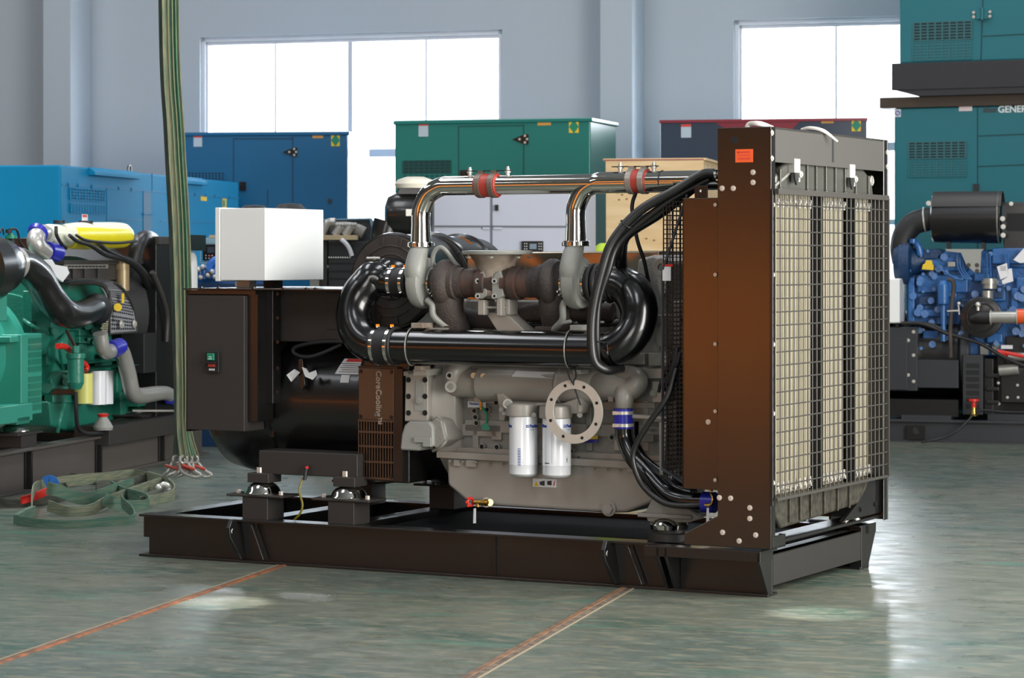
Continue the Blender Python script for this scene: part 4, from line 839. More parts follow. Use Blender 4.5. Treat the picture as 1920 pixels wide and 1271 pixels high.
parts('cooling_pipe', tealc, lg, tube([al(275, 560, .15), al(283, 590, .12), al(281, 606, .12), al(262, 616, .14), al(252, 640, .2), al(235, 655, .2)], .035, 16), tube([al(258, 560, .2), al(262, 590, .2), al(250, 612, .2)], .014, 10))
parts('cooling_housing', tealc, lg, prism([al(*p, .2) for p in ((245, 550), (284, 552), (284, 562), (262, 570), (246, 566))], (0, .2, 0)), prism([al(*p, .2) for p in ((226, 735), (242, 735), (244, 770), (258, 775), (270, 776), (270, 782), (228, 780))], (0, .2, 0)), prism([al(*p, .3) for p in ((255, 575), (270, 600), (262, 690), (240, 700), (236, 610))], (0, .1, 0)), bevel=.01)
parts('red_hose', redp, lg, tube([al(108, 649, .05), al(122, 650, .05), al(132, 658, .05)], .020, 12), tube([al(157, 680, .02), al(163, 688, .02), al(160, 695, .02)], .018, 12))
part('lever', iron, lg, bar(al(125, 620, .0), al(150, 668, .0), .02, .012))
part('drain_hose', rubber, lg, tube([al(142, 735, -.03), al(143, 770, -.03), al(146, 800, -.02), al(160, 812, -.03), al(190, 812, -.03), (al(210, 808, -.03)), al(236, 812, -.03), al(228, 803, -.0), al(205, 806, .02)], .014, 10))
# big black air hose across the engine
part('air_hose', black, lg, tube([al(6, 500, .1), al(24, 492, .1), al(45, 498, .1), al(70, 520, .08), al(95, 560, .04), al(118, 585, .0), al(145, 590, .0), al(172, 580, .02), al(184, 578, .04)], [.105, .105, .105, .10, .10, .095, .085, .075], 28))
part('hose_clamp', zinc, lg, lathe(al(20, 494, .1), (1, 0, .0), [(0, .10), (.004, .112), (.05, .112), (.054, .10)], 36))
part('air_filter', black, lg, lathe(al(-14, 500, .1), (1, 0, .05), [(-.3, .22), (-.1, .22), (-.08, .19), (.1, .18), (.12, .17), (.2, .13)], 40))
part('air_sensor', greenp, lg, cyl(al(20, 447, .1), al(20, 441, .1), .038), cyl(al(20, 441, .1), al(20, 437, .1), .02)); parts('sensor_cap', rubber, lg, cyl(al(16, 437, .1), al(16, 430, .1), .02), cyl(al(22, 460, .1), al(22, 447, .1), .02))
parts('sensor_cable', rubber, lg, tube([al(18, 430, .1), al(30, 430, .1), al(35, 442, .1), al(38, 455, .1), al(56, 475, .12)], .008, 8), tube([al(0, 436, .1), al(5, 428, .1), al(7, 440, .1)], .006, 8))
# belt / turbo guard of perforated sheet
gA = smooth([al(118, 530, .15), al(160, 529, .13), al(184, 534, .11), al(198, 552, .08), al(204, 580, .05), al(205, 626, .03)], 12)
gB = smooth([al(140, 524, .10), al(200, 525, .06), al(225, 535, .03), al(243, 558, .01), al(252, 590, .0), al(256, 624, .0)], 12)
gN = min(len(gA), len(gB))
bgd = part('guard_frame', rubber, lg, prism([al(*p, .10) for p in ((205, 540), (240, 560), (254, 592), (256, 622), (205, 626))], (0, -.004, 0)), bevel=.002)
gm = [(125+7*k, 0) for k in range(1)]
part('guard_shell', mat('guard_grey', (132, 134, 140), .4), lg, sheet([al(118, 530, .15), al(160, 529, .13), al(184, 534, .11), al(198, 552, .08), al(204, 580, .05), al(205, 626, .03)], [al(140, 524, .10), al(200, 525, .06), al(225, 535, .03), al(243, 558, .01), al(252, 590, .0), al(256, 624, .0)], (0, .004, 0), 5))
parts('guard_edge', bmatt, lg, tube([al(126, 530, .16), al(160, 529, .14), al(188, 532, .10), al(200, 545, .08), al(206, 570, .06), al(208, 600, .05), al(206, 625, .05)], .018, 8), tube([al(126, 524, .14), al(188, 524, .10), al(222, 534, .03), al(242, 558, .0), al(254, 592, .0), al(256, 622, .0)], .008, 8), tube([al(205, 545, .0), al(206, 626, .0), al(256, 622, -.0)], .008, 8, 1))
hol = []
for r_ in range(10, 54):
    u = r_/54; p, q = gA[int(u*(len(gA)-1))], gB[int(u*(len(gB)-1))]; p2, q2 = gA[min(int(u*(len(gA)-1))+1, len(gA)-1)], gB[min(int(u*(len(gB)-1))+1, len(gB)-1)]
    if r_ % 2: continue
    for c_ in range(11):
        a_ = .08+c_*.082; m0, m1 = p.lerp(q, a_), p.lerp(q, a_+.048); n0, n1 = p2.lerp(q2, a_), p2.lerp(q2, a_+.048); d_ = Vector((0, -.003, .001))
        m2, m3 = m0.lerp(n0, 1), m1.lerp(n1, 1); hol.append(prism([m0+d_, m1+d_, m3+d_, m2+d_], (0, .002, 0)))
part('guard_holes', dark, bgd, *hol); bgd.children[0]['kind'] = 'stuff'
part('side_holes', mat('hole_glint', (170, 165, 140), .4), lg, *[box(al(190+c_*5+(r_ % 2)*2, 566+r_*4, .045), al(193.5+c_*5+(r_ % 2)*2, 568+r_*4, .05)) for r_ in range(14) for c_ in range(3)])
part('guard_label', yellow, lg, cyl(al(221, 576, .008), al(221, 576, -.003), .028, n=20)); part('guard_label', yellow, lg, box(al(228, 550, .0), al(233, 568, -.003)))
bolts(lg, [tuple(al(px, py, -.003)) for px, py in ((227, 608), (251, 607))], (0, -1, 0), .02)
part('inlet_cone', rubber, lg, lathe(al(175, 580, .04), (1, .1, 0), [(0, .085), (.05, .105), (.08, .11), (.10, .10)], 32))
# manifold cover above the engine
part('manifold_cover', bmatt, lg, box(al(122, 488, .12), al(202, 495, .4)), box(al(125, 495, .14), al(200, 524, .3)), *[box(al(px, 495, .12), al(px+2.5, 524, .14)) for px in (138, 160, 185)], bevel=.004)
part('cover_strip', steel, lg, box(al(124, 496, .11), al(198, 503, .13)))
part('cover_slots', dark, lg, *[box(al(128+6.5*k, 498, .108), al(132+6.5*k, 501, .112)) for k in range(11)]); lg.children[-1]['kind'] = 'stuff'
part('tan_cylinder', mat('tan_housing', (150, 132, 98), .35, metal=.3), lg, cyl(al(229, 545, .12), al(229, 505, .12), .052), cyl(al(228, 505, .12), al(228, 488, .12), .055, .058))
silv = mat('silver_pipe', (190, 188, 182), .32, metal=.6, bump=.1)
# expansion tank
tk0 = al(166, 440, .12)
tankp = mat('milky_plastic', (222, 222, 200), .35, var=.04)
et = part('expansion_tank', tankp, lg, tube([al(88, 439, .15), al(90, 439, .15), al(108, 440, .15), al(130, 441, .15)], [.05, .068, .070, .076], 24, 3), tube([al(128, 442, .15), al(150, 442, .15), al(210, 441, .15), al(228, 441, .15), al(239, 443, .15)], [.085, .093, .093, .088, .05], 28, 3))
_v, _f = tube([al(128, 442, .15), al(150, 442, .15), al(210, 441, .15), al(228, 441, .15), al(239, 443, .15)], [.087, .096, .096, .091, .053], 28, 3); _z = al(160, 427, .15)[2]
part('coolant_fill', mat('yellow_coolant', (236, 222, 30), .3), et, ([(p[0], p[1], min(p[2], _z)) for p in _v], _f))
part('tank_cap', rubber, et, cyl(al(111, 419, .15), al(111, 413, .15), .04), cyl(al(161, 418, .15), al(161, 414, .15), .05))
part('tank_tag', paper, lg, box(al(154, 414, .15), al(164, 402, .152))); part('tank_tag_print', inkr, lg, box(al(155, 407, .148), al(163, 403, .1495)))
parts('tank_hose', rubber, lg, tube([al(105, 425, .06), al(106, 440, .05), al(114, 455, .05), al(124, 465, .07)], .012, 10), tube([al(130, 441, .03), al(145, 452, .02), al(170, 460, .02), al(200, 478, .04), al(240, 488, .06), al(266, 510, .06), al(282, 540, .08), al(280, 555, .1)], [.012, .014, .016, .02, .03, .035, .034], 12), tube([al(143, 441, .03), al(160, 450, .02), al(190, 454, .02), al(225, 455, .04), al(255, 452, .06)], .010, 10), tube([al(186, 458, .04), al(205, 472, .04), al(240, 488, .05)], .016, 10))
part('turbo_elbow', silv, lg, tube([al(82, 437, .15), al(68, 444, .12), al(69, 460, .1), al(84, 474, .1)], .058, 20)); parts('blue_sleeve', bluec, lg, tube([al(88, 470, .1), al(106, 474, .1)], .062, 20, 1), lathe(al(68, 440, .13), (1, 0, .5), [(0, .06), (.03, .072), (.04, .06)], 20))
part('wrapping_sheet', paper, lg, prism([al(*p, .04+.01*(i % 2)) for i, p in enumerate(((82, 487), (98, 486), (104, 496), (126, 500), (131, 512), (118, 529), (106, 520), (96, 500)))], (0, .02, 0)), bevel=.004)
# pipes to the radiator
part('radiator_hose', hosem, lg, tube([al(250, 495, .1), al(256, 470, .1), al(265, 450, .1), al(280, 448, .15), al(292, 458, .3)], [.055, .055, .06, .06], 20))
silv = mat('silver_pipe', (205, 203, 196), .32, metal=.6, bump=.1)
part('silver_pipe', silv, lg, tube([al(188, 625, -.05), al(192, 650, -.05), al(200, 660, -.05), al(214, 655, -.05)], .052, 20)); part('blue_sleeve', bluec, lg, tube([al(207, 656, -.05), al(224, 650, -.05)], .062, 20, 1))
part('silver_pipe', silv, lg, tube([al(222, 652, -.05), al(230, 665, -.05), al(240, 700, -.05), al(248, 735, -.05), al(262, 742, -.05), al(290, 738, -.05), al(310, 737, -.05), al(322, 743, -.05)], [.058, .058, .058, .058, .052, .05], 22)); part('blue_sleeve', bluec, lg, tube([al(318, 742, -.05), al(330, 748, -.04)], .058, 20, 1))
# radiator
rx0, rx1 = al(243, 600, .05)[0], al(352, 600, -.02)[0]
zt_ = al(300, 443, .0)[2]
part('radiator_frame', black, lg, box((rx1-.55, .02, .28), (rx1-.03, 1.35, zt_-.01)), bevel=.004)
part('radiator_side', bmatt, lg, box((rx1-.08, -.03, .30), (rx1, .03, zt_)), box((rx1-.55, -.01, zt_-.06), (rx1, .05, zt_)), bevel=.004)
part('radiator_cap', iron, lg, cyl((rx1-.3, .2, zt_), (rx1-.3, .2, zt_+.02), .04)); part('radiator_cap', iron, lg, cyl((rx1-.5, .25, zt_), (rx1-.5, .25, zt_+.02), .03))
part('corner_bracket', black, lg, tube([al(349, 442, 0), al(344, 432, 0), al(350, 430, 0), al(352, 440, 0)], .012, 8), box(al(350, 440, .0), al(363, 470, .1)))
sx = al(240, 600, .1)[0]
part('fan_shroud', rubber, lg, lathe((rx1-.75, .62, 1.10), XA, [(0, .42), (.2, .55), (.21, .5), (.02, .38)], 48, True), box((al(268, 660, .03)[0], .02, al(270, 700, .03)[2]), (al(292, 660, .03)[0], .2, al(270, 625, .03)[2])), bevel=.006)
part('shroud_rib', bmatt, lg, tube([al(285, 510, .0), al(300, 545, -.01), (al(313, 590, -.01)), al(312, 640, 0)], .02, 10))
part('tie_rod', zinc, lg, bar(al(250, 770, -.03), al(360, 770, -.03), .014, .014)); part('shelf_bracket', bmatt, lg, box(al(205, 800, -.06), al(286, 808, .2)), box(al(240, 792, -.04), al(286, 800, .2)), bevel=.004)
# small red-topped bottle-shaped valve on the beam
vp = al(193, 806, -.03)
rv = part('valve_body', greyl, lg, lathe(al(193, 806, -.03), ZA, [(0, .065), (.02, .07), (.05, .055), (.09, .028), (.11, .022)], 20)); part('valve_knob', redp, rv, lathe(al(193, 787, -.03)+Vector((0, 0, -.005)), ZA, [(0, .02), (.02, .022), (.03, .035), (.045, .04), (.05, .02)], 20)); part('valve_label', yellow, rv, cyl(al(200, 800, -.05), al(206, 802, -.05), .016))
q_ = al(357, 600, .10)
part('silver_canister', white, lg, lathe((q_[0], .10, .28), ZA, [(0, .05), (.02, .055), (1.02, .055), (1.16, .055), (1.24, .045), (1.28, .02)], 24))
# ================= slings =================
webg = mat('green_webbing', (58, 110, 88), .75, bump=.4, bsc=60, col2=(96, 128, 100), sc=30, stretch=(6, 6, .3))
webd = mat('worn_green_webbing', (96, 112, 90), .8, bump=.4, bsc=60, col2=(136, 134, 104), sc=25, stretch=(6, 6, .3))
webt = mat('dark_green_webbing', (50, 66, 58), .75, bump=.4, bsc=60, col2=(74, 84, 72), sc=20, stretch=(6, 6, .3))
SY = 15.4
def wp(px, py, Y=SY): return Vector(((px-960)/FPX*Y, Y, CAMH-(py-HY)/FPX*Y))
slab = ['dark edged green lifting sling hanging leftmost, red shackle at its end', 'broad faded green lifting sling hanging second from left', 'green lifting sling with bright edge hanging third from left', 'grey green lifting sling hanging nearest the black generator, shackle tilted right']
for i, (xt, xm, xb, xs_, m_, w_, tl) in enumerate(((304, 324, 333, 331, webt, .044, .3), (310, 331, 338, 344, webd, .040, .1), (317, 338, 343, 353, webg, .044, -.1), (323, 344, 350, 364, webd, .036, -.3))):
    Y = SY+(.05, -.02, .0, .04)[i]
    top, mid, bot = [wp(xt-4, -900, Y), wp(xt, 0, Y), wp((xt+xm)/2, 250, Y)], [wp(xm, 450, Y), wp(xb-1, 700, Y)], [wp(xb, 800, Y), wp(xs_, 858, Y)]
    s_ = part('lifting_sling', m_, None, ribbon(top+mid+bot, w_, .008, 8, up=(1, .3, 0), tilt=(tl, tl*1.4)), ribbon([p+Vector((.022, .03, 0)) for p in top+mid]+[p+Vector((.012, .02, 0)) for p in bot], w_*.9, .008, 8, up=(1, -.4, 0), tilt=(tl+.5, tl+.2)), label=slab[i], cat='sling', group='green slings hanging from the crane')
    part('sling_edge', mat('pale_web_edge', (112, 118, 88), .8), s_, ribbon([p+Vector((w_*.42, -.010, 0)) for p in top+mid+bot], .006, .008, 8, up=(1, .3, 0)))
    e = wp(xs_, 862, Y)
    part('shackle_eye', steel, s_, torus(e, (.5, -1, 0), .022, .010, 18, 8), cyl(e+Vector((-.03, 0, -.02)), e+Vector((.03, 0, -.015)), .010, n=10))
    sx_ = -1 if i == 0 else 1
    d_ = Vector((.06*((i % 2)*2-1), -.0, -.05))
    part('shackle_bow', steel, s_, tube([e+Vector((-.025, 0, -.02)), e+Vector((-.03, -.01, -.05))+d_*.4, e+d_*1.2+Vector((-.01, 0, -.04)), e+d_*1.2+Vector((.03, 0, -.03)), e+Vector((.04, 0, -.045))+d_*.3, e+Vector((.025, 0, -.02))], .011, 10))
    part('shackle_pin', redc, s_, tube([e+d_*.5+Vector((-.035, -.02, -.005)), e+d_*.5+Vector((.04, -.02, -.03))], .009, 8, 1))
# crane hook the slings hang from, above the frame
hk = wp(312, -900, SY+.02)
part('crane_hook', steel, None, tube([hk+Vector((-.12, 0, .10)), hk+Vector((-.14, 0, -.02)), hk+Vector((0, 0, -.06)), hk+Vector((.12, 0, .02)), hk+Vector((.10, 0, .16)), hk+Vector((0, 0, .26)), hk+Vector((0, 0, .4))], .04, 14), cyl(hk+Vector((0, 0, .35)), (hk[0], hk[1], 8.99), .03), label='steel crane hook carrying the green slings above the frame', cat='hook')
# heap of slings on the floor
webd = mat('worn_webbing_floor', (92, 104, 88), .8, bump=.3, bsc=60, col2=(124, 124, 98), sc=25, stretch=(.3, .3, 4))
webg = mat('green_webbing_floor', (62, 98, 84), .8, bump=.3, bsc=60, col2=(92, 112, 92), sc=25, stretch=(.3, .3, 4))
webt = mat('dark_webbing_floor', (62, 66, 60), .8, bump=.3, bsc=60, col2=(88, 88, 76), sc=25, stretch=(.3, .3, 4))
def fp(px, py, z=.04): a = at_px(px, py); return Vector((a[0], a[1], z))
def fw(px, py, Yp):        # a point above the floor at the depth of floor row Yp
    Y = CAMH*FPX/(Yp-HY); return Vector(((px-960)/FPX*Y, Y, CAMH-(py-HY)/FPX*Y))
part('webbing_sling', webg, None, ribbon([fw(88, 915, 955), fw(110, 920, 955), fw(160, 935, 950), fw(215, 918, 940), fw(228, 912, 935), fw(250, 908, 930)], .075, .008), ribbon([fw(195, 935, 960), fw(230, 948, 958), fw(275, 948, 955), fw(272, 936, 948), fw(230, 924, 940), fw(208, 912, 935)], .075, .008), ribbon([fw(32, 978, 985), fw(80, 984, 990), fw(150, 986, 990), fw(215, 978, 985), fw(250, 976, 983), fw(248, 960, 975), fw(232, 945, 965), fw(228, 935, 960)], .065, .008), ribbon([fw(30, 975, 984), fw(45, 966, 978), fw(62, 958, 970)], .06, .03), label='brighter green webbing sling looped on the floor in the heap', cat='sling', group='slings heaped on the floor')
part('webbing_sling', webd, None, ribbon([fw(60, 965, 972), fw(60, 935, 965), fw(66, 915, 950), fw(90, 908, 930), fw(140, 900, 925), fw(200, 895, 915), fw(250, 890, 905), fw(300, 900, 915), fw(325, 915, 930), fw(322, 930, 938), fw(290, 938, 945), fw(262, 942, 950)], .07, .008), ribbon([fw(90, 948, 965), fw(130, 960, 968), fw(170, 955, 965), fw(200, 940, 955), fw(240, 925, 940), fw(290, 908, 925), fw(310, 902, 915)], .065, .008), label='worn grey green webbing sling coiled through the floor heap', cat='sling', group='slings heaped on the floor')
part('webbing_sling', webt, None, ribbon([fw(-10, 942, 950), fw(20, 946, 952), fw(60, 945, 950), fw(100, 935, 945), fw(130, 925, 935)], .07, .008), ribbon([fw(120, 905, 915), fw(130, 896, 910), fw(180, 900, 912), fw(230, 890, 900), fw(280, 892, 905), fw(240, 905, 915), fw(180, 912, 920)], .065, .008), ribbon([fw(130, 925, 935), fw(122, 912, 925), fw(120, 905, 915)], .065, .008), label='dark grey webbing sling trailing left out of the floor heap', cat='sling', group='slings heaped on the floor')
part('sling_end', mat('bright_blue_cloth', (40, 110, 190), .6), None, ribbon([fw(84, 905, 940), fw(92, 901, 940), fw(100, 905, 940), fw(101, 914, 940)], .07, .012), ribbon([fw(102, 916, 940), fw(112, 914, 938), fw(125, 922, 938)], .035, .01), label='bright blue loop end of a sling on top of the floor heap', cat='sling')
part('sling_end', redp, None, ribbon([fw(40, 938, 955), fw(62, 932, 952), fw(88, 921, 950)], .045, .012), label='flat red strap end lying on the left of the sling heap', cat='sling')
part('steel_shackle', zinc, None, tube([fw(300, 912, 930), fw(308, 908, 930), fw(316, 913, 930), fw(318, 918, 930)], .018, 10), ball(fw(298, 914, 930), .024), ball(fw(318, 918, 930), .02), label='bright steel shackle lying in the right end of the sling heap', cat='shackle')
# ================= blue engine generator on the right =================
X_, Y_ = at_px(1665, 827)
R = Fr(X_, Y_, -16)
def ar(px, py, y): return Vector(R.g(px, py, y))
bluep = mat('blue_engine_paint', (34, 88, 148), .35, coat=.3, bump=.3, bsc=40, col2=(44, 104, 166), sc=4)
blued = mat('dark_blue_casting', (20, 54, 92), .45, bump=.4, bsc=50)
anth = mat('anthracite_paint', (46, 48, 52), .4, coat=.1)
rg_ = R.empty('diesel_generator', 'open generator with blue engine and black air cleaner behind the tall radiator, at right', 'generator')
part('base_beam', anth, rg_, box((-.5, 0, 0), (3.2, .12, .012)), box((-.5, 0, .16), (3.2, .12, .18)), box((-.5, .05, 0), (3.2, .07, .17)), bevel=.003)
part('base_beam', anth, rg_, box((-.5, 1.1, 0), (3.2, 1.22, .18)))
for x in (-.1, .8, 1.8, 2.8): part('cross_beam', anth, rg_, box((x, .1, .06), (x+.1, 1.15, .16)))
lg_ = part('lifting_plate', black, rg_, box(ar(1700, 798, -.01), ar(1735, 824, .04))); part('lug_hole', dark, lg_, cyl(ar(1718, 807, -.012), ar(1718, 807, .0), .03))
z180 = .18
c0, c1 = ar(1640, 613, .12), ar(1720, 733, .12)
part('terminal_box', anth, rg_, box((c0[0], .12, c1[2]), (c1[0], .95, c0[2])), bevel=.005)
pc0, pc1 = ar(1640, 632, .10), ar(1701, 731, .10)
part('cabinet_door', anth, rg_, box((pc0[0], .10, pc1[2]), (pc1[0], .13, pc0[2])), bevel=.004)
bolts(rg_, [tuple(ar(px, py, .118)) for px, py in ((1703, 638), (1703, 703), (1713, 622), (1713, 666), (1713, 715))], (0, -1, 0), .010)
a_, b_ = ar(1717, 674, .16), ar(1797, 728, .16)
part('alternator_plate', anth, rg_, box((a_[0], .16, b_[2]), (b_[0], .4, a_[2])), bevel=.005)
part('alternator_body', black, rg_, lathe((-.4, .6, .70), XA, [(0, .3), (.05, .36), (ar(1800, 700, .3)[0]+.4, .36)], 44), box((-.4, .15, z180+.02), (ar(1797, 780, .15)[0], 1.0, .34)))
part('alternator_foot', anth, rg_, box(ar(1690, 778, .05), ar(1790, 786, .3)))
a_, b_ = ar(1805, 665, .14), ar(1843, 778, .14)
fh = part('fan_housing', anth, rg_, box((a_[0], .14, b_[2]), (b_[0], 1.0, a_[2])), lathe((ar(1796, 700, .3)[0], .6, .70), XA, [(0, .36), (.03, .42), (.10, .42)], 44), bevel=.006)
for k in range(7): z = b_[2]+.05+k*.056; part('louvre', dark, fh, box((a_[0]+.03, .134, z), (b_[0]-.03, .142, z+.036)))
part('flywheel_housing', black, rg_, box(ar(1845, 672, .2), ar(1876, 770, .8)), *[box(ar(1848, py, .18), ar(1874, py+8, .22)) for py in (700, 725, 750)], bevel=.008)
parts('gearbox_block', black, rg_, box(ar(1876, 690, .22), ar(1990, 750, .8)), box(ar(1885, 630, .3), ar(1960, 690, .6)), bevel=.01); bolts(rg_, [tuple(ar(px, py, .215)) for px, py in ((1850, 720), (1872, 718), (1851, 757), (1873, 757), (1889, 745), (1909, 745), (1908, 722), (1848, 683))], (0, -1, 0), .008)
parts('starter_motor', steel, rg_, cyl(ar(1873, 695, .15), ar(1910, 692, .15), .045), cyl(ar(1890, 668, .15), ar(1990, 672, .15), .035), bevel=.003)
parts('white_block', greyl, rg_, box(ar(1838, 645, .3), ar(1855, 664, .4)), box(ar(1860, 642, .3), ar(1876, 664, .4)))
part('gearbox_rear', black, rg_, box(ar(1862, 600, .55), ar(1995, 775, .85)))
part('data_plate', paper, rg_, box(ar(1877, 647, .2), ar(1899, 654, .22)))
parts('red_cable', redp, rg_, tube([ar(1734, 672, .3), ar(1744, 655, .3), ar(1755, 638, .3)], .020, 10), tube([ar(1870, 658, .12), ar(1890, 662, .12), ar(1930, 670, .12)], .016, 10), tube([ar(1872, 660, .12), ar(1886, 670, .12)], .018, 10))
parts('black_cable', rubber, rg_, tube([ar(1690, 606, .05), ar(1720, 606, .05), ar(1745, 612, .05), ar(1775, 625, .1), ar(1800, 632, .1), ar(1840, 645, .1), ar(1880, 668, .1), ar(1930, 690, .1)], .016, 10), tube([ar(1720, 605, .1), ar(1750, 610, .1), ar(1790, 628, .15)], .016, 10))
parts('terminal_block', greyl, rg_, *[cyl(ar(px, py, .3), ar(px, py, .34), .02, n=12) for px, py in ((1730, 620), (1733, 635), (1730, 642), (1733, 652), (1745, 645))])
part('terminal_backing', dark, rg_, box(ar(1722, 612, .34), ar(1797, 676, .5)))
wb = part('control_box', white, rg_, box((ar(1640, 560, .1)[0], .10, ar(1660, 606, .1)[2]), (ar(1688, 560, .1)[0], .45, ar(1660, 522, .1)[2])), bevel=.006)
part('control_box_side', white, rg_, box((ar(1640, 560, .1)[0], .06, ar(1660, 606, .1)[2]+.01), (ar(1688, 560, .1)[0], .10, ar(1660, 522, .1)[2]-.01)))
part('box_mount', rubber, rg_, cyl(ar(1680, 613, .3), ar(1680, 606, .3), .03))
# engine
part('engine_block', bluep, rg_, box((ar(1700, 600, .35)[0], .35, ar(1800, 668, .35)[2]), (3.0, .95, ar(1800, 500, .35)[2])), box(ar(1716, 468, .4), ar(1990, 505, .9)), box(ar(1716, 522, .30), ar(1820, 540, .4)), bevel=.02)
parts('engine_rib', bluep, rg_, *[prism([ar(px, py, .27), ar(px+w_, py, .27), ar(px+w_, py+h, .27), ar(px, py+h, .27)], (0, .1, 0)) for px, py, w_, h in ((1716, 482, 100, 26), (1720, 515, 95, 34), (1703, 520, 12, 90), (1720, 580, 60, 14), (1860, 465, 60, 30), (1860, 505, 26, 60), (1895, 540, 30, 40), (1905, 520, 20, 80), (1730, 620, 30, 30), (1850, 625, 30, 18), (1826, 512, 30, 16))], bevel=.012)
parts('engine_cover', blued, rg_, prism([ar(*p, .25) for p in ((1732, 468), (1760, 466), (1768, 474), (1756, 486), (1728, 486))], (0, .2, 0)), box(ar(1722, 555, .26), ar(1756, 572, .3)), box(ar(1800, 560, .26), ar(1840, 620, .3)), box(ar(1846, 535, .26), ar(1880, 560, .3)), bevel=.01)
r2 = random.Random(11)
parts('engine_boss', bluep, rg_, *[cyl(ar(x_, y_, .22), ar(x_, y_, .28), r2.uniform(.012, .034), n=12) for x_, y_ in [(r2.uniform(1705, 1925), r2.uniform(468, 655)) for _ in range(60)]])
parts('engine_pipe', bluep, rg_, *[tube([ar(1795+5*k, 470, .2), ar(1796+5*k, 500, .18), ar(1806+5*k, 518, .16), ar(1814+4*k, 524, .16)], .006, 6) for k in range(3)], *[tube([ar(px, 475, .2), ar(px+1, 500, .2), ar(px+2, 520, .2)], .007, 6) for px in (1850, 1856, 1885, 1890)], tube([ar(1755, 490, .18), ar(1765, 505, .16), ar(1790, 520, .16), ar(1806, 524, .16)], .007, 6))
part('coolant_filter', bluep, rg_, lathe(ar(1769, 572, .12), ZA, [(0, .03), (.01, .045), (.17, .05), (.175, .042), (.20, .035), (.205, .02)], 24), cyl(ar(1769, 640, .12), ar(1769, 572, .12), .022), bevel=.002)
part('dipstick_pipe', iron, rg_, tube([ar(1777, 523, .1), ar(1786, 527, .1), ar(1788, 540, .1), ar(1785, 570, .1), ar(1782, 620, .1), ar(1783, 670, .1)], .018, 12)); part('pipe_clip', zinc, rg_, bar(ar(1776, 583, .08), ar(1798, 582, .08), .012, .012), bar(ar(1797, 570, .08), ar(1799, 590, .08), .02, .01), ball(ar(1798, 569, .08), .016))
part('yellow_cap', yellow, rg_, prism([ar(*p, .16) for p in ((1728, 505), (1730, 496), (1734, 494), (1736, 488), (1747, 488), (1748, 495), (1750, 498), (1750, 507))], (0, .06, 0)), bevel=.006)
part('bracket', greyl, rg_, prism([ar(*p, .12) for p in ((1772, 467), (1845, 467), (1840, 472), (1838, 511), (1828, 511), (1812, 498), (1802, 474), (1774, 471))], (0, .012, 0)), bevel=.002)
bolts(rg_, [tuple(ar(px, py, .118)) for px, py in ((1816, 497), (1832, 497), (1832, 508))], (0, -1, 0), .012, iron)
part('solenoid', steel, rg_, box(ar(1777, 491, .16), ar(1792, 500, .22)), bevel=.004)
# air cleaner
acz = ar(1810, 408, .35)[2]
xa_, xb_ = ar(1747, 408, .35)[0], ar(1876, 408, .35)[0]
ac = part('air_cleaner', black, rg_, lathe((xa_, .35, acz), XA, [(0, .15), (.01, .19), (.02, .205), (xb_-xa_, .215), (xb_-xa_+.005, .20)], 48), bevel=.003)
part('cleaner_shield', bmatt, ac, prism([(xa_+.02, .35+.218*math.sin(a), acz+.218*math.cos(a)) for a in [-1.15+.12*k for k in range(20)]]+[(xa_+.02, .35+.210*math.sin(a), acz+.210*math.cos(a)) for a in [1.13-.12*k for k in range(20)]], (xb_-xa_, 0, 0)))
part('cleaner_band', steel, ac, torus((xb_-.01, .35, acz), XA, .213, .006, 40, 6))
part('perforations', mat('perforation_grey', (74, 76, 84), .5), ac, *[ball((xa_+.05+.025*k, .35-.2165, acz+.03-.0*j), .004, 6, 4) for k in range(22) for j in range(1)]); ac.children[-1]['kind'] = 'stuff'
for px in (1775, 1840): part('cleaner_leg', black, rg_, box(ar(px, 450, .3), ar(px+9, 468, .4)))
bolts(rg_, [tuple(ar(px, py, .12)) for px, py in ((1880, 410), (1881, 425), (1881, 441), (1741, 381))], (0, -1, 0), .014)
part('intake_elbow', rubber, rg_, tube([ar(1752, 410, .32), ar(1735, 412, .32), ar(1712, 420, .32), ar(1696, 440, .32), ar(1690, 465, .32), ar(1692, 492, .34)], [.098, .098, .096, .098, .095, .085], 28))
part('elbow_clamp', zinc, rg_, torus(ar(1734, 412, .32), (1, 0, .1), .10, .007, 30, 6)); part('clamp_tag', paper, rg_, box(ar(1688, 501, .2), ar(1702, 508, .22)))
part('turbo_housing', blued, rg_, lathe(ar(1690, 490, .35), (1, 0, 0), [(-.05, .15), (0, .19), (.08, .19), (.1, .12), (.2, .1)], 32)); part('turbo_duct', bluep, rg_, tube([ar(1712, 450, .25), ar(1722, 462, .25), ar(1726, 478, .25)], .03, 12), cyl(ar(1712, 448, .22), ar(1712, 456, .22), .03))
# radiator of this set
part('radiator_frame', black, rg_, box(ar(1881, 381, .3), ar(1995, 470, 1.2)), bevel=.01); fr_ = ar(1888, 398, .29); part('radiator_opening', dark, rg_, box(ar(1888, 400, .29), ar(1990, 433, .31)))
part('radiator_flange', anth, rg_, box(ar(1879, 379, .28), ar(1995, 384, .32)), box(ar(1879, 379, .28), ar(1886, 440, .32))); bolts(rg_, [tuple(ar(1896, 382, .278))], (0, -1, 0), .012)
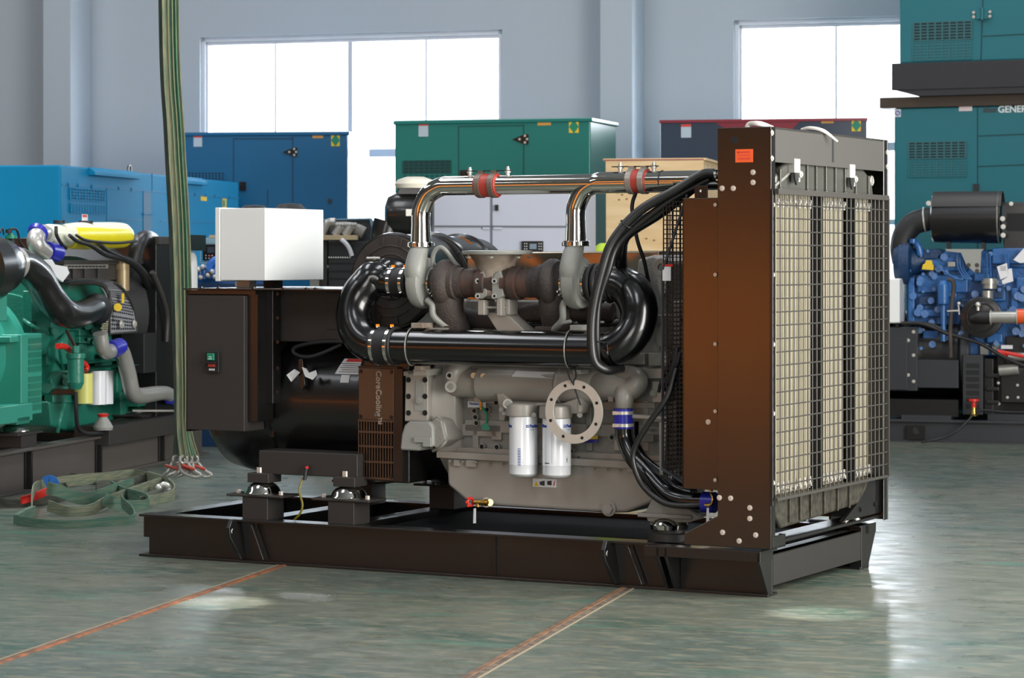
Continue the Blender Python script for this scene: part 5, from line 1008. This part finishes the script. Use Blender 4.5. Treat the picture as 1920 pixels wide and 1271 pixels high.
# fan pulley disc and silver pipe with orange sleeve
dc = ar(1840, 595, .05)
part('pulley_disc', black, rg_, lathe(dc, YA, [(0, .15), (.004, .168), (.03, .172), (.05, .168), (.06, .14)], 44), torus(dc+Vector((0, -.002, 0)), YA, .115, .008, 36, 6), bevel=.002)
part('pulley_hub', steel, rg_, cyl(ar(1856, 541, .12), ar(1856, 522, .12), .058), cyl(ar(1856, 532, .11), ar(1856, 526, .11), .068), cyl(ar(1852, 562, .12), ar(1852, 545, .12), .045))
part('pipe_elbow', rubber, rg_, tube([ar(1822, 598, .02), ar(1838, 596, -.01), ar(1856, 595, -.02)], [.03, .05, .05], 20, 4)); part('silver_pipe', steel, rg_, cyl(ar(1856, 595, -.02), ar(1906, 595, -.02), .050)); part('orange_sleeve', mat('orange_silicone', (228, 92, 40), .35), rg_, cyl(ar(1906, 593, -.02), ar(1990, 593, -.02), .060))
parts('pipe_clamp', zinc, rg_, torus(ar(1858, 595, -.02), XA, .054, .006, 24, 6), torus(ar(1907, 594, -.02), XA, .060, .006, 24, 6), ball(ar(1834, 571, .0), .022), cyl(ar(1834, 582, .0), ar(1834, 571, .0), .012))
for pts in (((1869, 500), (1888, 493), (1891, 518), (1876, 524)), ((1888, 505), (1897, 503), (1900, 527), (1880, 533), (1878, 526), (1891, 518)), ((1900, 487), (1920, 465), (1935, 470), (1930, 492), (1912, 493))):
    part('paper_tag', paper, rg_, prism([ar(*p, .14) for p in pts], (0, .004, 0)))
part('tag_print', inkd, rg_, *[box(ar(1875, 499.5+3.2*k, .136), ar(1886, 500.3+3.2*k, .1385)) for k in range(3)])
# valve with red handle on the base, its hose trails to the floor
vb = part('drain_valve', brass, rg_, cyl(ar(1826, 778, -.03), ar(1826, 764, -.03), .026, .018), hexb(ar(1826, 780, -.03), ZA, .034, .02)); part('valve_handle', redp, vb, cyl(ar(1826, 764, -.03), ar(1826, 752, -.03), .018), cyl(ar(1826, 752, -.03), ar(1826, 748, -.03), .044))
parts('valve_hose', rubber, rg_, tube([ar(1824, 778, -.06), ar(1812, 792, -.10), ar(1795, 808, -.16), ar(1770, 820, -.24), ar(1745, 826, -.3), ar(1728, 829, -.35)], .009, 8), tube([ar(1830, 772, -.05), ar(1850, 769, -.06), ar(1880, 772, -.06), ar(1930, 773, -.06)], .009, 8))
part('step_box', anth, rg_, box(ar(1852, 776, .1), ar(1990, 790, .5)))
# ================= stacked teal containers on the right =================
tealb = mat('container_teal', (30, 108, 118), .4, coat=.15, var=.06, sc=1)
tealv = mat('vent_teal', (52, 104, 108), .5); slot = mat('vent_dark', (18, 48, 56), .6)
def canopy(name_unused, F, W, D, z0, z1, m_, label, cat='enclosure', group=None):
    e = F.empty('generator_canopy', label, cat, group)
    part('canopy_body', m_, e, box((-W, 0, z0), (0, D, z1)), bevel=.015)
    return e
def vent(e, F, y, p0, p1, nx, nz, md, mg, f=.5):
    a, b = Vector(F.g(*p0, y)), Vector(F.g(*p1, y))
    v_ = part('air_vent', md, e, box((a[0], y-.004, b[2]), (b[0], y+.01, a[2])))
    w_ = (b[0]-a[0])/nx; h_ = (a[2]-b[2])/nz
    part('vent_grille', mg, v_, *[box((a[0]+w_*k-.007, y-.012, b[2]), (a[0]+w_*k+.007, y-.003, a[2])) for k in range(nx+1)], *[box((a[0], y-.010, b[2]+h_*k-.005), (b[0], y-.003, b[2]+h_*k+.005)) for k in range(nz+1)])
    return v_
def seams(e, F, y, lines, m_, w_=.008):
    for (p0, p1) in lines:
        a, b = Vector(F.g(*p0, y)), Vector(F.g(*p1, y))
        part('door_seam', m_, e, bar((a[0], y-.001, a[2]), (b[0], y-.001, b[2]), w_, w_, YA) if abs(b[2]-a[2]) < 1e-6 else bar((a[0], y-.001, a[2]), (b[0], y-.001, b[2]), w_, w_, YA))
def plate(e, F, y, name, m_, p0, p1, t=.004, m2=None, p2=None):
    a, b = Vector(F.g(*p0, y)), Vector(F.g(*p1, y))
    o = part(name, m_, e, box((a[0], y-t, b[2]), (b[0], y, a[2])))
    return o
DT = 24.0
X_, Y_ = at_depth(1676, DT)
T = Fr(X_, Y_, -24)
def zat(py, px, y=0): return T.g(px, py, y)[2]
zt1 = zat(203, 1676)
tc = T.empty('generator_container', 'lower teal generator container with white lettering, under the black stacking frame', 'container')
part('container_body', tealb, tc, box((0, 0, 0), (5.5, 2.4, zt1)), bevel=.02)
vent(tc, T, 0, (1704, 267), (1811, 296), 8, 6, slot, tealv); vent(tc, T, 0, (1704, 303), (1811, 330), 8, 6, tealv, tealb)
seamd = mat('seam_dark', (14, 62, 70), .7)
seams(tc, T, 0, [((1833, 200), (1833, 520)), ((1833, 255), (1990, 248)), ((1833, 312), (1990, 306))], seamd)
cr_ = plate(tc, T, 0, 'corner_emblem', paper, (1677, 205), (1689, 219)); q_ = Vector(T.g(1683, 212, -.004))
part('emblem_print', inkb, cr_, torus(tuple(q_), YA, .020, .005, 18, 6), bar(q_+Vector((-.012, 0, -.012)), q_+Vector((.012, 0, .012)), .004, .006, YA))
plate(tc, T, 0, 'data_label', mat('pink_label', (216, 200, 200), .5), (1798, 199), (1823, 208))
lo = Vector(T.g(1855, 207, -.002)); part('black_logo', mat('logo_grey', (50, 70, 74), .5), tc, prism([lo+Vector((-.06, 0, -.02)), lo+Vector((.06, 0, -.02)), lo+Vector((.07, 0, .02)), lo+Vector((0, 0, .015)), lo+Vector((-.05, 0, .04))], (0, .002, 0)))
text('container_lettering', 'GENERATOR SET', .085, T.g(1871, 211, -.003), XA, ZA, inkw, tc, bold=.002)
plate(tc, T, 0, 'door_handle', anth, (1826, 345), (1836, 358), .03)
# timber and steel stacking frame between
st_ = T.empty('stacking_plank', 'long brown plank lying on the lower teal container', 'plank')
part('plank', mat('dirty_plank', (70, 58, 46), .7, var=.3, sc=8), st_, box((-.13, -.02, zt1+.0005), (5.4, .4, zt1+.10)), bevel=.004)
up = T.empty('generator_container', 'upper teal generator container on a black base frame, top right corner', 'container')
zb0 = zt1+.10; zb1 = zat(120, 1680); zb0 = max(zb0, zb1-.36)
part('base_frame', anth, up, box((-.0, -.08, zb0+.06), (5.5, 2.4, zb1)), prism([(-.0, -.07, zb0+.07), (.25, -.07, zb0+.0), (5.5, -.07, zb0+.0), (5.5, -.07, zb0+.07)], (0, 2.4, 0)), bevel=.006)
part('container_body', tealb, up, box((.05, 0, zb1), (5.5, 2.4, zb1+2.6)), bevel=.02)
vent(up, T, 0, (1713, 43), (1822, 73), 8, 6, slot, tealv); vent(up, T, 0, (1712, 80), (1821, 110), 8, 6, tealv, tealb)
seams(up, T, 0, [((1845, -60), (1839, 118)), ((1843, 68), (1990, 60))], seamd)
hi = Vector(T.g(1842, 27, -.03)); part('door_hinge', tealb, up, box(hi+Vector((-.06, 0, -.04)), hi+Vector((.05, .03, .04))), cyl(hi+Vector((0, -.01, -.05)), hi+Vector((0, -.01, .06)), .014)); bolts(up, [tuple(hi+Vector((dx, -.004, dz))) for dx in (-.08, .07) for dz in (-.02, .02)], (0, -1, 0), .010)
# ================= canopies, crate and sets along the back =================
def cfr(px, Y, deg): x, y = at_depth(px, Y); return Fr(x, y, -deg)
def hinge(e, F, p, s=1.0):
    q = Vector(F.g(*p, -.004)); part('door_hinge', black, e, prism([q+Vector((-.12*s, 0, 0)), q+Vector((0, 0, .045*s)), q+Vector((.03*s, 0, .045*s)), q+Vector((.03*s, 0, -.045*s)), q+Vector((0, 0, -.045*s))], (0, -.01, 0)))
    bolts(e, [tuple(q+Vector((dx*s, -.012, dz*s))) for dx, dz in ((.0, .03), (0, -.03), (-.05, 0), (.02, 0))], (0, -1, 0), .008*s)
orng = mat('pale_orange_label', (205, 150, 70), .5)
def labels(e, F, white_=None, yel=None, warn=None):
    if white_:
        p0, p1 = white_; o = plate(e, F, 0, 'notice_label', mat('grey_label', (176, 190, 200), .5), p0, p1); plate(e, F, -.004, 'notice_header', inkr, p0, (p1[0], p0[1]+(p1[1]-p0[1])*.18), .002)
    if yel: plate(e, F, 0, 'warning_strip', orng, *yel)
    if warn:
        p0, p1 = warn; plate(e, F, 0, 'warning_label', yellow, p0, p1); c = Vector(F.g((p0[0]+p1[0])/2, (p0[1]+p1[1])/2, -.006)); h = .045
        part('warning_print', greenp, e, prism([c+Vector((-h, 0, 0)), c+Vector((0, 0, -h*1.3)), c+Vector((h, 0, 0)), c+Vector((0, 0, h*1.4))], (0, .002, 0)))
# light blue canopy at the left
Fb = Fr(*at_depth(113, 20.9), 90-11.0)       # local x runs away along its side, local y to the left
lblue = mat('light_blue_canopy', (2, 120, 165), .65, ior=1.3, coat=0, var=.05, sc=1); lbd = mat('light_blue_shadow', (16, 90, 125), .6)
zt = Fb.g(113, 309, 0)[2]; xe = Fb.g(448, 400, 0)[0]
cb_ = Fb.empty('generator_canopy', 'light blue generator canopy with louvred side door, far left behind the yellow tank', 'canopy')
part('canopy_body', lblue, cb_, box((0, 0, 0), (xe, 2.0, zt)), bevel=.02)
def bl(px, py, y=0): return Fb.g(px, py, y)
vent(cb_, Fb, 0, (130, 352), (194, 378), 12, 4, mat('vent_dark_blue', (10, 60, 92), .6), lblue); vent(cb_, Fb, 0, (131, 382), (194, 401), 12, 4, lbd, lblue)
seams(cb_, Fb, 0, [((116, 345), (448, 372)), ((200, 352), (200, 440)), ((268, 358), (268, 440)), ((285, 325), (285, 360)), ((200, 410), (268, 412)), ((300, 414), (440, 418))], mat('seam_blue', (20, 110, 155), .6))
p0, p1 = bl(270, 360, -.01), bl(284, 440, -.01); part('door_recess', lbd, cb_, box((p0[0], -.006, p1[2]), (p1[0], .01, p0[2]))); part('recess_step', lblue, cb_, box(bl(270, 400, -.02), bl(284, 403, .0)))
for a_, b_ in (((176, 317), (262, 334)), ((338, 331), (388, 348))): 
    q0, q1 = bl(*a_, -.05), bl(*b_, -.05); zz = (q0[2]+q1[2])/2; part('rain_hood', lblue, cb_, prism([(q0[0], 0, zz+.04), (q0[0], -.06, zz-.0), (q0[0], -.06, zz-.03), (q0[0], 0, zz-.03)], (q1[0]-q0[0], 0, 0)), bevel=.004)
part('lifting_loop', black, cb_, torus(bl(243, 318, .1), YA, .04, .008, 16, 6))
bolts(cb_, [bl(px, 345+(px-116)*.078, -.002) for px in (128, 146, 172, 222, 246, 350, 365, 385, 402, 430)], (0, -1, 0), .012, lblue)
plate(cb_, Fb, 0, 'round_label', yellow, (376, 368), (387, 377)); plate(cb_, Fb, 0, 'warning_label', yellow, (417, 372), (424, 390)); q = bl(420, 381, -.006); part('warning_print', greenp, cb_, cbox(q, (.05, .003, .06)))
# blue canopy
F1 = cfr(652, 26.0, 6.8); z1_ = F1.g(652, 248, 0)[2]; W1 = -F1.g(334, 300, 0)[0]
blue1 = mat('blue_canopy', (14, 92, 134), .35, coat=.3, var=.05, sc=1); sm1 = mat('seam_navy', (8, 52, 80), .6)
e1 = canopy('', F1, W1, 1.26, 0, z1_, blue1, 'deep blue generator canopy under the left window, behind the white control box', 'canopy')
part('roof_edge', blue1, e1, box((-W1-.01, -.015, z1_-.03), (.02, 1.28, z1_+.008)), bevel=.01)
seams(e1, F1, 0, [((438, 260), (549, 260)), ((438, 260), (438, 345)), ((549, 256), (549, 385)), ((502, 355), (502, 385))], sm1)
vent(e1, F1, 0, (346, 323), (421, 337), 12, 3, mat('vent_navy', (14, 34, 54), .6), blue1)
hinge(e1, F1, (552, 285)); plate(e1, F1, 0, 'door_lock', black, (450, 341), (462, 357), .02); part('key_lock', black, e1, cyl(F1.g(618, 376, -.02), F1.g(618, 376, 0), .02))
labels(e1, F1, ((363, 254), (379, 275)), ((586, 252), (606, 259)), ((621, 252), (637, 274)))
# green canopy
F2 = cfr(1107, 23.0, 17); z2_ = F2.g(1107, 222, 0)[2]; W2 = -F2.g(740, 280, 0)[0]
green2 = mat('green_canopy', (20, 112, 104), .35, coat=.3, var=.05, sc=1); sm2 = mat('seam_green', (8, 70, 66), .6)
e2 = canopy('', F2, W2, .9, 0, z2_, green2, 'sea green generator canopy under the left window, above the light grey cabinet', 'canopy')
part('roof_edge', green2, e2, box((-W2-.01, -.015, z2_-.03), (.02, .92, z2_+.008)), bevel=.01)
seams(e2, F2, 0, [((860, 237), (982, 235)), ((860, 237), (860, 335)), ((982, 233), (982, 335))], sm2)
vent(e2, F2, 0, (757, 302), (845, 325), 9, 4, mat('vent_green', (20, 58, 58), .6), sm2); vent(e2, F2, 0, (757, 328), (845, 338), 9, 2, sm2, green2)
hinge(e2, F2, (985, 261)); plate(e2, F2, 0, 'door_lock', black, (864, 319), (880, 332), .02)
labels(e2, F2, ((785, 231), (803, 256)), ((1008, 226), (1033, 235)), ((1067, 226), (1085, 249)))
# red and navy canopy
F3 = cfr(1625, 24.3, 12); z3_ = F3.g(1625, 222, 0)[2]; W3 = -F3.g(1238, 280, 0)[0]
navy = mat('navy_canopy', (30, 46, 66), .4, coat=.2, var=.05); dred = mat('dark_red_panel', (128, 24, 44), .4, coat=.2)
e3 = canopy('', F3, W3, 1.0, 0, z3_, navy, 'navy blue generator canopy with dark red stripe under the right window', 'canopy')
a3 = [F3.g(*p, -.003) for p in ((1340, 232), (1370, 246), (1480, 246), (1500, 226))]
part('red_panel', dred, e3, prism([(a3[0][0], -.004, z3_-.02), (a3[1][0], -.004, z3_-.12), (a3[2][0], -.004, z3_-.12), (a3[3][0], -.004, z3_-.02)], (0, .003, 0)), box((-W3-.008, -.012, z3_-.022), (.01, 1.01, z3_+.005)), bevel=.003)
labels(e3, F3, ((1277, 233), (1296, 258)), ((1540, 225), (1563, 231)), ((1597, 224), (1614, 246)))
# plywood crate
F4 = cfr(1320, 20.5, 12); z4_ = F4.g(1320, 296, 0)[2]; W4 = -F4.g(1136, 380, 0)[0]
ply = mat('plywood', (214, 188, 146), .6, var=.2, sc=2.5, stretch=(.6, 6, 3.5), col2=(198, 166, 122)); plyd = mat('plywood_knots', (150, 112, 76), .7)
e4 = F4.empty('plywood_crate', 'pale plywood packing crate beside the radiator, behind the charge pipes', 'crate')
part('crate_side', ply, e4, box((-W4, 0, 0), (0, .018, z4_-.02)), box((-W4, 1.3, 0), (0, 1.318, z4_-.02)), bevel=.002)
part('crate_end', ply, e4, box((-.018, .018, 0), (0, 1.3, z4_-.02))); part('crate_end', ply, e4, box((-W4, .018, 0), (-W4+.018, 1.3, z4_-.02)))
part('crate_lid', ply, e4, box((-W4-.02, -.02, z4_-.02), (.02, 1.33, z4_)), bevel=.002)
part('batten', ply, e4, box((-W4, -.02, z4_-.14), (0, 0, z4_-.02)), bevel=.003)
part('crate_strap', mat('red_tape', (150, 90, 80), .5), e4, box((-W4-.021, -.023, z4_-.018), (.0, -.02, z4_-.008)))
r4 = random.Random(4); part('wood_knots', plyd, e4, *[shift(ball((0, 0, 0), (.012, .003, .008), 8, 4), (-r4.uniform(.05, W4-.05), 0, r4.uniform(1.3, z4_-.16))) for _ in range(26)]); e4.children[-1]['kind'] = 'stuff'
# lime green object glimpsed beside the crate
X_, Y_ = at_depth(1132, 20.0); F9 = Fr(X_, Y_, 0)
part('lime_drum', mat('lime_plastic', (176, 205, 40), .5), None, lathe((0, 0, 0), ZA, [(0, .10), (.02, .11), (1.52, .11), (1.60, .06), (1.62, .03)], 20), fr=F9, label='lime green container top glimpsed between grey cabinet and plywood crate', cat='container')
# light grey cabinet with controller
F5 = cfr(1094, 18.5, 10); z5_ = F5.g(1094, 336, 0)[2]; W5 = -F5.g(771, 400, 0)[0]
lgrey = mat('light_grey_cabinet', (168, 172, 184), .45, var=.04); sm5 = mat('seam_grey', (96, 98, 106), .6)
e5 = F5.empty('generator_canopy', 'light grey generator cabinet with double doors and black controller, in the middle background', 'cabinet')
part('canopy_body', lgrey, e5, box((-W5, 0, 0), (0, .62, z5_)), bevel=.008)
seams(e5, F5, 0, [((922, 345), (922, 560)), ((780, 424), (1090, 425))], sm5, .012)
part('latch_plate', lgrey, e5, box(F5.g(905, 426, -.012), F5.g(919, 430, 0))); part('latch_plate', lgrey, e5, box(F5.g(925, 426, -.012), F5.g(941, 430, 0)))
plate(e5, F5, 0, 'door_lock', black, (929, 384), (935, 395), .02)
ct_ = plate(e5, F5, 0, 'controller', black, (979, 452), (1019, 476), .02)
part('controller_screen', mat('lcd_grey', (110, 125, 140), .3), ct_, box(F5.g(993, 457, -.023), F5.g(1006, 467, -.019))); part('controller_keys', inkw, ct_, *[box(F5.g(px, py, -.022), F5.g(px+1.6, py+1.6, -.019)) for px in (983, 987, 1010, 1014) for py in (456, 461, 466)])
plate(e5, F5, 0, 'red_header', redc, (771, 338), (800, 350)); 
text('header_lettering', 'GO', .04, F5.g(778, 348, -.006), XA, ZA, inkw, e5)
# black air cleaner with pale cap standing before it
F6 = cfr(756, 18.0, 0)
e6 = F6.empty('air_cleaner', 'black drum air cleaner with cream cap, seen left of the upright polished pipe', 'air cleaner')
def a6(px, py, y=0): return Vector(F6.g(px, py, y))
part('cleaner_drum', black, e6, lathe(a6(722, 402, 0), XA, [(0, .06), (.02, .12), (.08, .15), (.32, .15), (.34, .12)], 32), tube([a6(728, 415), a6(722, 440), a6(726, 480)], .10, 20), bevel=.002)
part('cleaner_neck', black, e6, prism([a6(*p, -.05) for p in ((738, 375), (748, 350), (790, 350), (792, 430), (742, 432), (740, 400))], (0, .2, 0)), bevel=.01)
part('cleaner_cap', mat('cream_cap', (228, 222, 205), .4), e6, lathe(a6(778, 345, 0), ZA, [(-.03, .13), (0, .14), (.03, .12), (.05, .06)], 28))
part('cleaner_band', zinc, e6, box(a6(761, 392, -.16), a6(775, 405, -.15))); part('cleaner_stand', black, e6, box((a6(735, 500)[0], -.05, 0), (a6(800, 500)[0], .15, a6(735, 425)[2])), bevel=.01)
# control cabinet and blue engine half hidden behind the white box
F7 = cfr(600, 20.6, 8)
e7 = F7.empty('diesel_generator', 'pale blue grey control cabinet and blue engine half hidden behind the white control box', 'generator')
def a7(px, py, y=0): return Vector(F7.g(px, py, y))
cabm = mat('pale_blue_cabinet', (142, 176, 192), .4)
part('control_cabinet', cabm, e7, box((a7(363, 500)[0], .3, 0), (a7(470, 500)[0], .6, a7(400, 446, .3)[2])), bevel=.01); part('canopy_plank', mat('pale_wood', (196, 176, 140), .6), e7, box(a7(392, 446, .3), a7(470, 441, .5)))
cc = plate(e7, F7, .3, 'controller', black, (381, 458), (412, 488), .02); part('controller_screen', mat('lcd_dark', (60, 72, 84), .3), cc, box(a7(389, 463, .276), a7(402, 474, .281))); part('controller_keys', inkw, cc, *[box(a7(px, py, .277), a7(px+2, py+2, .281)) for px in (385, 391, 397, 405) for py in (478, 483)]+[box(a7(407, 470, .277), a7(409, 472, .281))]); part('key_lamp', redp, cc, box(a7(392, 478, .275), a7(395, 481, .2805)))
part('panel_rim', cabm, e7, box(a7(375, 454, .296), a7(420, 456, .3)), box(a7(375, 492, .296), a7(420, 494, .3)), box(a7(375, 454, .296), a7(377, 494, .3)))
part('engine_block', bluep, e7, box((a7(363, 530)[0], .05, 0), (a7(505, 530)[0], .3, a7(400, 522, .05)[2])), *[cyl(a7(px, 505, 0), a7(px, 524, 0), .03) for px in (374, 382, 396, 404)], *[tube([a7(368, 512, -.02), a7(374, 502, -.02), a7(388, 503, -.02), a7(392, 515, -.02)], .015, 10)], bevel=.008)
parts('engine_hose', mat('blue_hose', (60, 120, 210), .35), e7, tube([a7(392, 520, 0), a7(394, 500, 0), a7(402, 490, 0), a7(412, 486, 0)], .035, 14), tube([a7(400, 520, -.02), a7(408, 505, -.02), a7(416, 500, -.02)], .03, 12))
parts('engine_fitting', zinc, e7, *[ball(a7(px, py, -.05), .02, 10, 6) for px, py in ((372, 505), (380, 500), (390, 516), (403, 519), (398, 509), (376, 520))])
part('yellow_fitting', brass, e7, box(a7(388, 510, -.06), a7(398, 516, -.03)))
part('tail_board', blued, e7, box((a7(365, 530)[0], .0, 0), (a7(500, 530)[0], .05, a7(400, 531, 0)[2])), bevel=.004)
part('white_fitting', greyl, e7, box(a7(441, 528, -.1), a7(457, 537, -.08)))
# dark grey set with silver manifold right of the white box
F8 = cfr(705, 20.6, 8)
e8 = F8.empty('diesel_generator', 'dark grey generator with silver manifold pipes between white box and round black air filter', 'generator')
def a8(px, py, y=0): return Vector(F8.g(px, py, y))
part('radiator_top', anth, e8, prism([a8(*p, .25) for p in ((596, 411), (694, 410), (705, 440), (705, 462), (596, 462))], (0, .1, 0)), bevel=.008); part('top_rim', mat('blue_grey_edge', (110, 150, 170), .4), e8, bar(a8(600, 412, .22), a8(695, 410, .22), .03, .012), bar(a8(695, 410, .22), a8(701, 436, .22), .02, .015))
part('side_cabinet', anth, e8, box((a8(610, 500)[0], .1, 0), (a8(720, 500)[0], .6, a8(650, 452, .1)[2])), bevel=.006); part('side_post', bmatt, e8, box((a8(597, 500)[0], .06, 0), (a8(610, 500)[0], .12, a8(600, 450, .06)[2]))); part('side_post', greyd, e8, box((a8(580, 500)[0], .02, 0), (a8(597, 500)[0], .06, a8(600, 480, .06)[2])))
part('bolt_row', zinc, e8, *[ball(a8(600+4.3*k, 483, .09), .008, 6, 4) for k in range(14)]+[ball(a8(612, 500, .09), .02, 8, 5)]); e8.children[-1]['kind'] = 'stuff'
part('louvre', black, e8, *[box(a8(612, py, .09), a8(660, py+2, .1)) for py in (492, 507, 521)])
part('manifold_pipe', silv, e8, tube([a8(603, 442, .05), a8(610, 425, .05), a8(617, 417, .05), a8(629, 416, .05)], .032, 16)); 
for px in (628, 647): part('manifold_pipe', silv, e8, tube([a8(px, 441, .05), a8(px+6, 432, .05), a8(px+12, 424, .05)], .036, 16), *[ball(a8(px+4+5*k, 421, .03), .018, 8, 5) for k in range(4)])
part('manifold_body', greyd, e8, tube([a8(620, 428, .15), a8(650, 427, .15), a8(672, 432, .1), a8(682, 437, .1)], .05, 14))
part('timber_batten', mat('pale_wood', (196, 176, 140), .6), e8, box(a8(597, 441, -.02), a8(672, 450, .05)), bevel=.003)
part('white_hose', paper, e8, tube([a8(640, 449, -.04), a8(648, 456, -.05), a8(655, 466, -.05), a8(660, 480, -.05)], .018, 12))
for k, px in enumerate((560, 585)): pass
